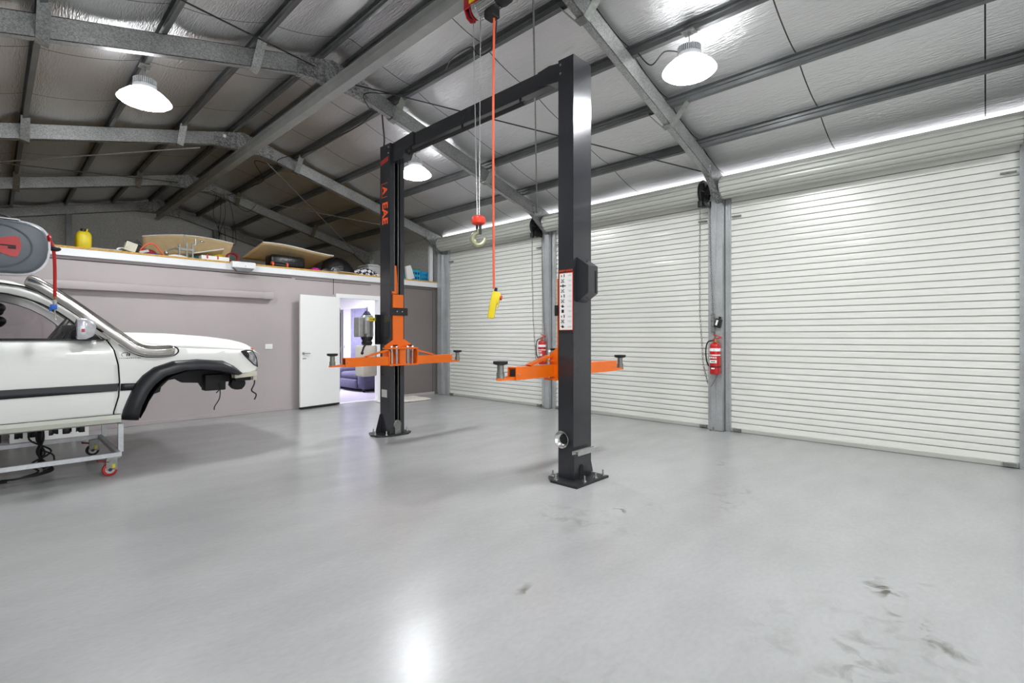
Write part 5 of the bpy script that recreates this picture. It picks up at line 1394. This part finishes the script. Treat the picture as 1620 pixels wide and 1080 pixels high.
# cardboard sheets
def sheet(name, P00, P10, P01, P11, bow, label, th=.012, nu=20, nv=8, twist=0):
    P00, P10, P01, P11 = map(Vector, (P00, P10, P01, P11))
    t_ = thing(name, tuple((P00+P10+P01+P11)/4), label, 'cardboard')
    def f(u, v):
        p = (P00*(1-u)+P10*u)*(1-v)+(P01*(1-u)+P11*u)*v
        return p+Vector((0, 0, bow*math.sin(PI*u)+twist*math.sin(2*PI*u)*v))
    mb = MB(); mb.grid(f, nu, nv); mb.build('sheet', M['card'], t_, ang=60, solid=th)
    mb = MB(); mb.tube([f(u/nu, 1)+Vector((0, -.002, .004)) for u in range(nu+1)], .009, 5); mb.build('edge', M['cardedge'], t_)
    return t_
sheet('cardboard_sheet', (1.70, 9.75, ZF+.06), (2.78, 9.35, ZF+.05), (1.66, 9.7, ZF+.37), (2.86, 9.3, ZF+.36), .07, 'long cardboard sheet with pale upper edge behind the metal vise')
sheet('cardboard_sheet', (2.25, 9.35, ZF+.10), (2.66, 9.3, ZF+.10), (2.20, 9.15, ZF+.095), (2.66, 9.12, ZF+.22), .0, 'narrow cardboard strip propped in front of the long sheet', .01)
sheet('cardboard_sheet', (3.08, 9.62, ZF+.17), (4.36, 9.80, ZF+.12), (3.262, 9.1, ZF+.415), (4.56, 9.1, ZF+.325), .02, 'large warped brown cardboard sheet tilted over the black tool bag', twist=.012)
mb = MB(); mb.bx(4.55, 4.95, 8.87, 9.05, ZF, ZF+.012, rot=Matrix.Rotation(.15, 3, 'Z')); mb.build('cardboard_flat', M['card'], smooth=False, loc=(4.75, 9.07, ZF), label='flat cardboard piece overhanging the loft edge below the bin bag', cat='cardboard')
# metal vise / linkage
t = thing('metal_vise', (2.08, 9.15, ZF), 'tangled bright metal linkage standing on the loft before the cardboard', 'metal fitting')
mb = MB()
for x in (2.02, 2.12, 2.2): mb.bx(x, x+.025, 9.1, 9.13, ZF, ZF+.22+.03*(x > 2.1))
mb.bx(1.98, 2.24, 9.1, 9.14, ZF+.13, ZF+.165); mb.bx(1.98, 2.24, 9.1, 9.14, ZF, ZF+.03); mb.cyl((2.10, 9.11, ZF+.2), (2.10, 9.11, ZF+.38), .008, 8); mb.build('frame', M['dullsteel'], t, smooth=False)
mb = MB(); mb.tube([(1.84, 9.1, ZF+.08), (1.93, 9.1, ZF+.13), (2.02, 9.1, ZF+.15)], .012, 6); mb.tube([(2.22, 9.1, ZF+.22), (2.30, 9.1, ZF+.3), (2.38, 9.1, ZF+.29)], .01, 6); mb.cyl((2.25, 9.1, ZF+.23), (2.25, 9.1, ZF+.33), .012, 8); mb.ball((1.86, 9.1, ZF+.06), .03); mb.ball((2.33, 9.1, ZF+.3), .02); mb.build('lever', M['chrome'], t)
t = thing('white_case', (2.50, 9.02, ZF), 'flat white box with red clips on the loft edge', 'case')
mb = MB(); mb.bx(2.30, 2.70, 8.97, 9.12, ZF, ZF+.07, .006); mb.build('box', M['white'], t, smooth=False)
mb = MB()
for x in (2.37, 2.52): mb.bx(x, x+.02, 8.962, 8.972, ZF+.02, ZF+.085)
mb.build('clip', M['red'], t, smooth=False)
blob('yellow_bag', M['yellow'], (2.64, 9.27, ZF), (.15, .09, .15), 'yellow dry bag on the loft behind the white case', 'bag', 6, .12)
mb = MB()
for k in range(3): mb.tube([(2.78+.085*math.cos(2*PI*i/20), 9.06+.03*k, ZF+.09+.075*math.sin(2*PI*i/20)) for i in range(21)], .013, 6)
mb.build('red_strap', mat('dark red strap', '#8c1822', .6), loc=(2.78, 9.08, ZF), label='coil of dark red strap standing on the loft beside the yellow bag', cat='strap')
# black tool bag
t = thing('tool_bag', (3.75, 9.2, ZF), 'black tool bag with orange ends under the warped cardboard', 'tool bag')
mb = MB(); mb.bx(3.40, 4.02, 9.1, 9.42, ZF, ZF+.24, .06); mb.build('bag', M['bagblack'], t, ang=60)
mb = MB(); mb.cyl((3.40, 9.08, ZF+.05), (3.66, 9.08, ZF+.04), .04, 14); mb.build('roll', M['black'], t)
mb = MB()
for x in (3.40, 3.65): mb.cyl((x, 9.08, ZF+.05), (x+.03, 9.08, ZF+.05), .046, 14)
mb.bx(3.80, 3.85, 9.10, 9.13, ZF+.1, ZF+.16); mb.build('orange_end', M['orangecable'], t, ang=30)
blob('pink_cloth', M['pink'], (4.16, 9.03, ZF), (.085, .06, .055), 'small magenta cloth on the loft edge beside the bin bag', 'cloth', 8)
blob('bin_bag', M['bagblack'], (4.73, 9.3, ZF), (.33, .24, .33), 'full black plastic bin bag slumped on the loft', 'bin bag', 11, .18)
blob('checked_cloth', M['check'], (5.28, 9.12, ZF), (.27, .12, .15), 'crumpled black and white checked cloth on the loft edge', 'cloth', 12, .3)
t = thing('grey_tub', (5.62, 9.45, ZF), 'pale grey plastic tub on the loft behind the far lift post', 'tub')
mb = MB(); mb.rings([[Vector((5.62+sx*math.copysign(abs(math.cos(a))**.3, math.cos(a)), 9.45+.2*math.copysign(abs(math.sin(a))**.3, math.sin(a)), z)) for a in [2*PI*k/24 for k in range(24)]] for z, sx in ((ZF, .2), (ZF+.2, .23), (ZF+.24, .23))]); mb.build('tub', M['palegrey'], t, ang=40)
mb = MB(); mb.bx(5.37, 5.87, 9.23, 9.67, ZF+.235, ZF+.265, .01); mb.bx(5.5, 5.7, 9.35, 9.55, ZF+.265, ZF+.3, .01); mb.build('lid', M['palegrey'], t, smooth=False)
mb = MB(); mb.prism([(6.28, ZF), (6.46, ZF+.06), (6.42, ZF+.2), (6.36, ZF+.34), (6.24, ZF+.3)], 'Y', 9.14, 9.2); mb.build('paper_sack', M['white'], smooth=False, loc=(6.36, 9.17, ZF), label='white paper sack standing on the loft beside the blue crate', cat='sack')
def bluecrate(x0, x1, h, label):
    c = thing('blue_crate', ((x0+x1)/2, 9.35, ZF), label, 'crate', 'blue crates on the loft')
    y0, y1 = 9.22, 9.5
    mb = MB(); mb.bx(x0, x1, y0, y1, ZF, ZF+.015)
    for y in (y0, y1-.012):
        mb.bx(x0, x1, y, y+.012, ZF, ZF+.05); mb.bx(x0, x1, y, y+.012, ZF+h*.42, ZF+h*.6); mb.bx(x0, x1, y-.006, y+.018, ZF+h-.05, ZF+h)
        n = 5
        for k in range(n+1):
            xx = x0+(x1-x0-.03)*k/n; mb.bx(xx, xx+.03, y-.001, y+.013, ZF, ZF+h)
    for x in (x0, x1-.012): mb.bx(x, x+.012, y0, y1, ZF, ZF+h)
    mb.build('crate_shell', M['blue'], c, smooth=False)
    return c
c1 = bluecrate(6.30, 6.68, .26, 'blue plastic crate with green lid piece on top, next to the white sack')
c2 = bluecrate(6.70, 7.0, .24, 'blue plastic crate against the pale loft post')
mb = MB(); mb.bx(6.32, 6.68, 9.23, 9.48, ZF+.265, ZF+.285, .004); mb.build('green_lid', M['greencrate'], smooth=False, loc=(6.5, 9.35, ZF+.265), label='green plastic lid lying on the blue crate', cat='lid')

# ------------------------------------------------------------------ world and view
w = bpy.data.worlds.new('sky'); bpy.context.scene.world = w; w.use_nodes = True
nt = w.node_tree; bg = nt.nodes['Background']
bg.inputs[0].default_value = (.95, .95, 1, 1); bg.inputs[1].default_value = 1.7
vs = bpy.context.scene.view_settings
vs.view_transform = 'Standard'; vs.look = 'None'; vs.gamma = 1; vs.use_curve_mapping = False; vs.exposure = .6
bpy.context.scene.cycles.max_bounces = 8
bpy.context.scene.cycles.use_denoising = True
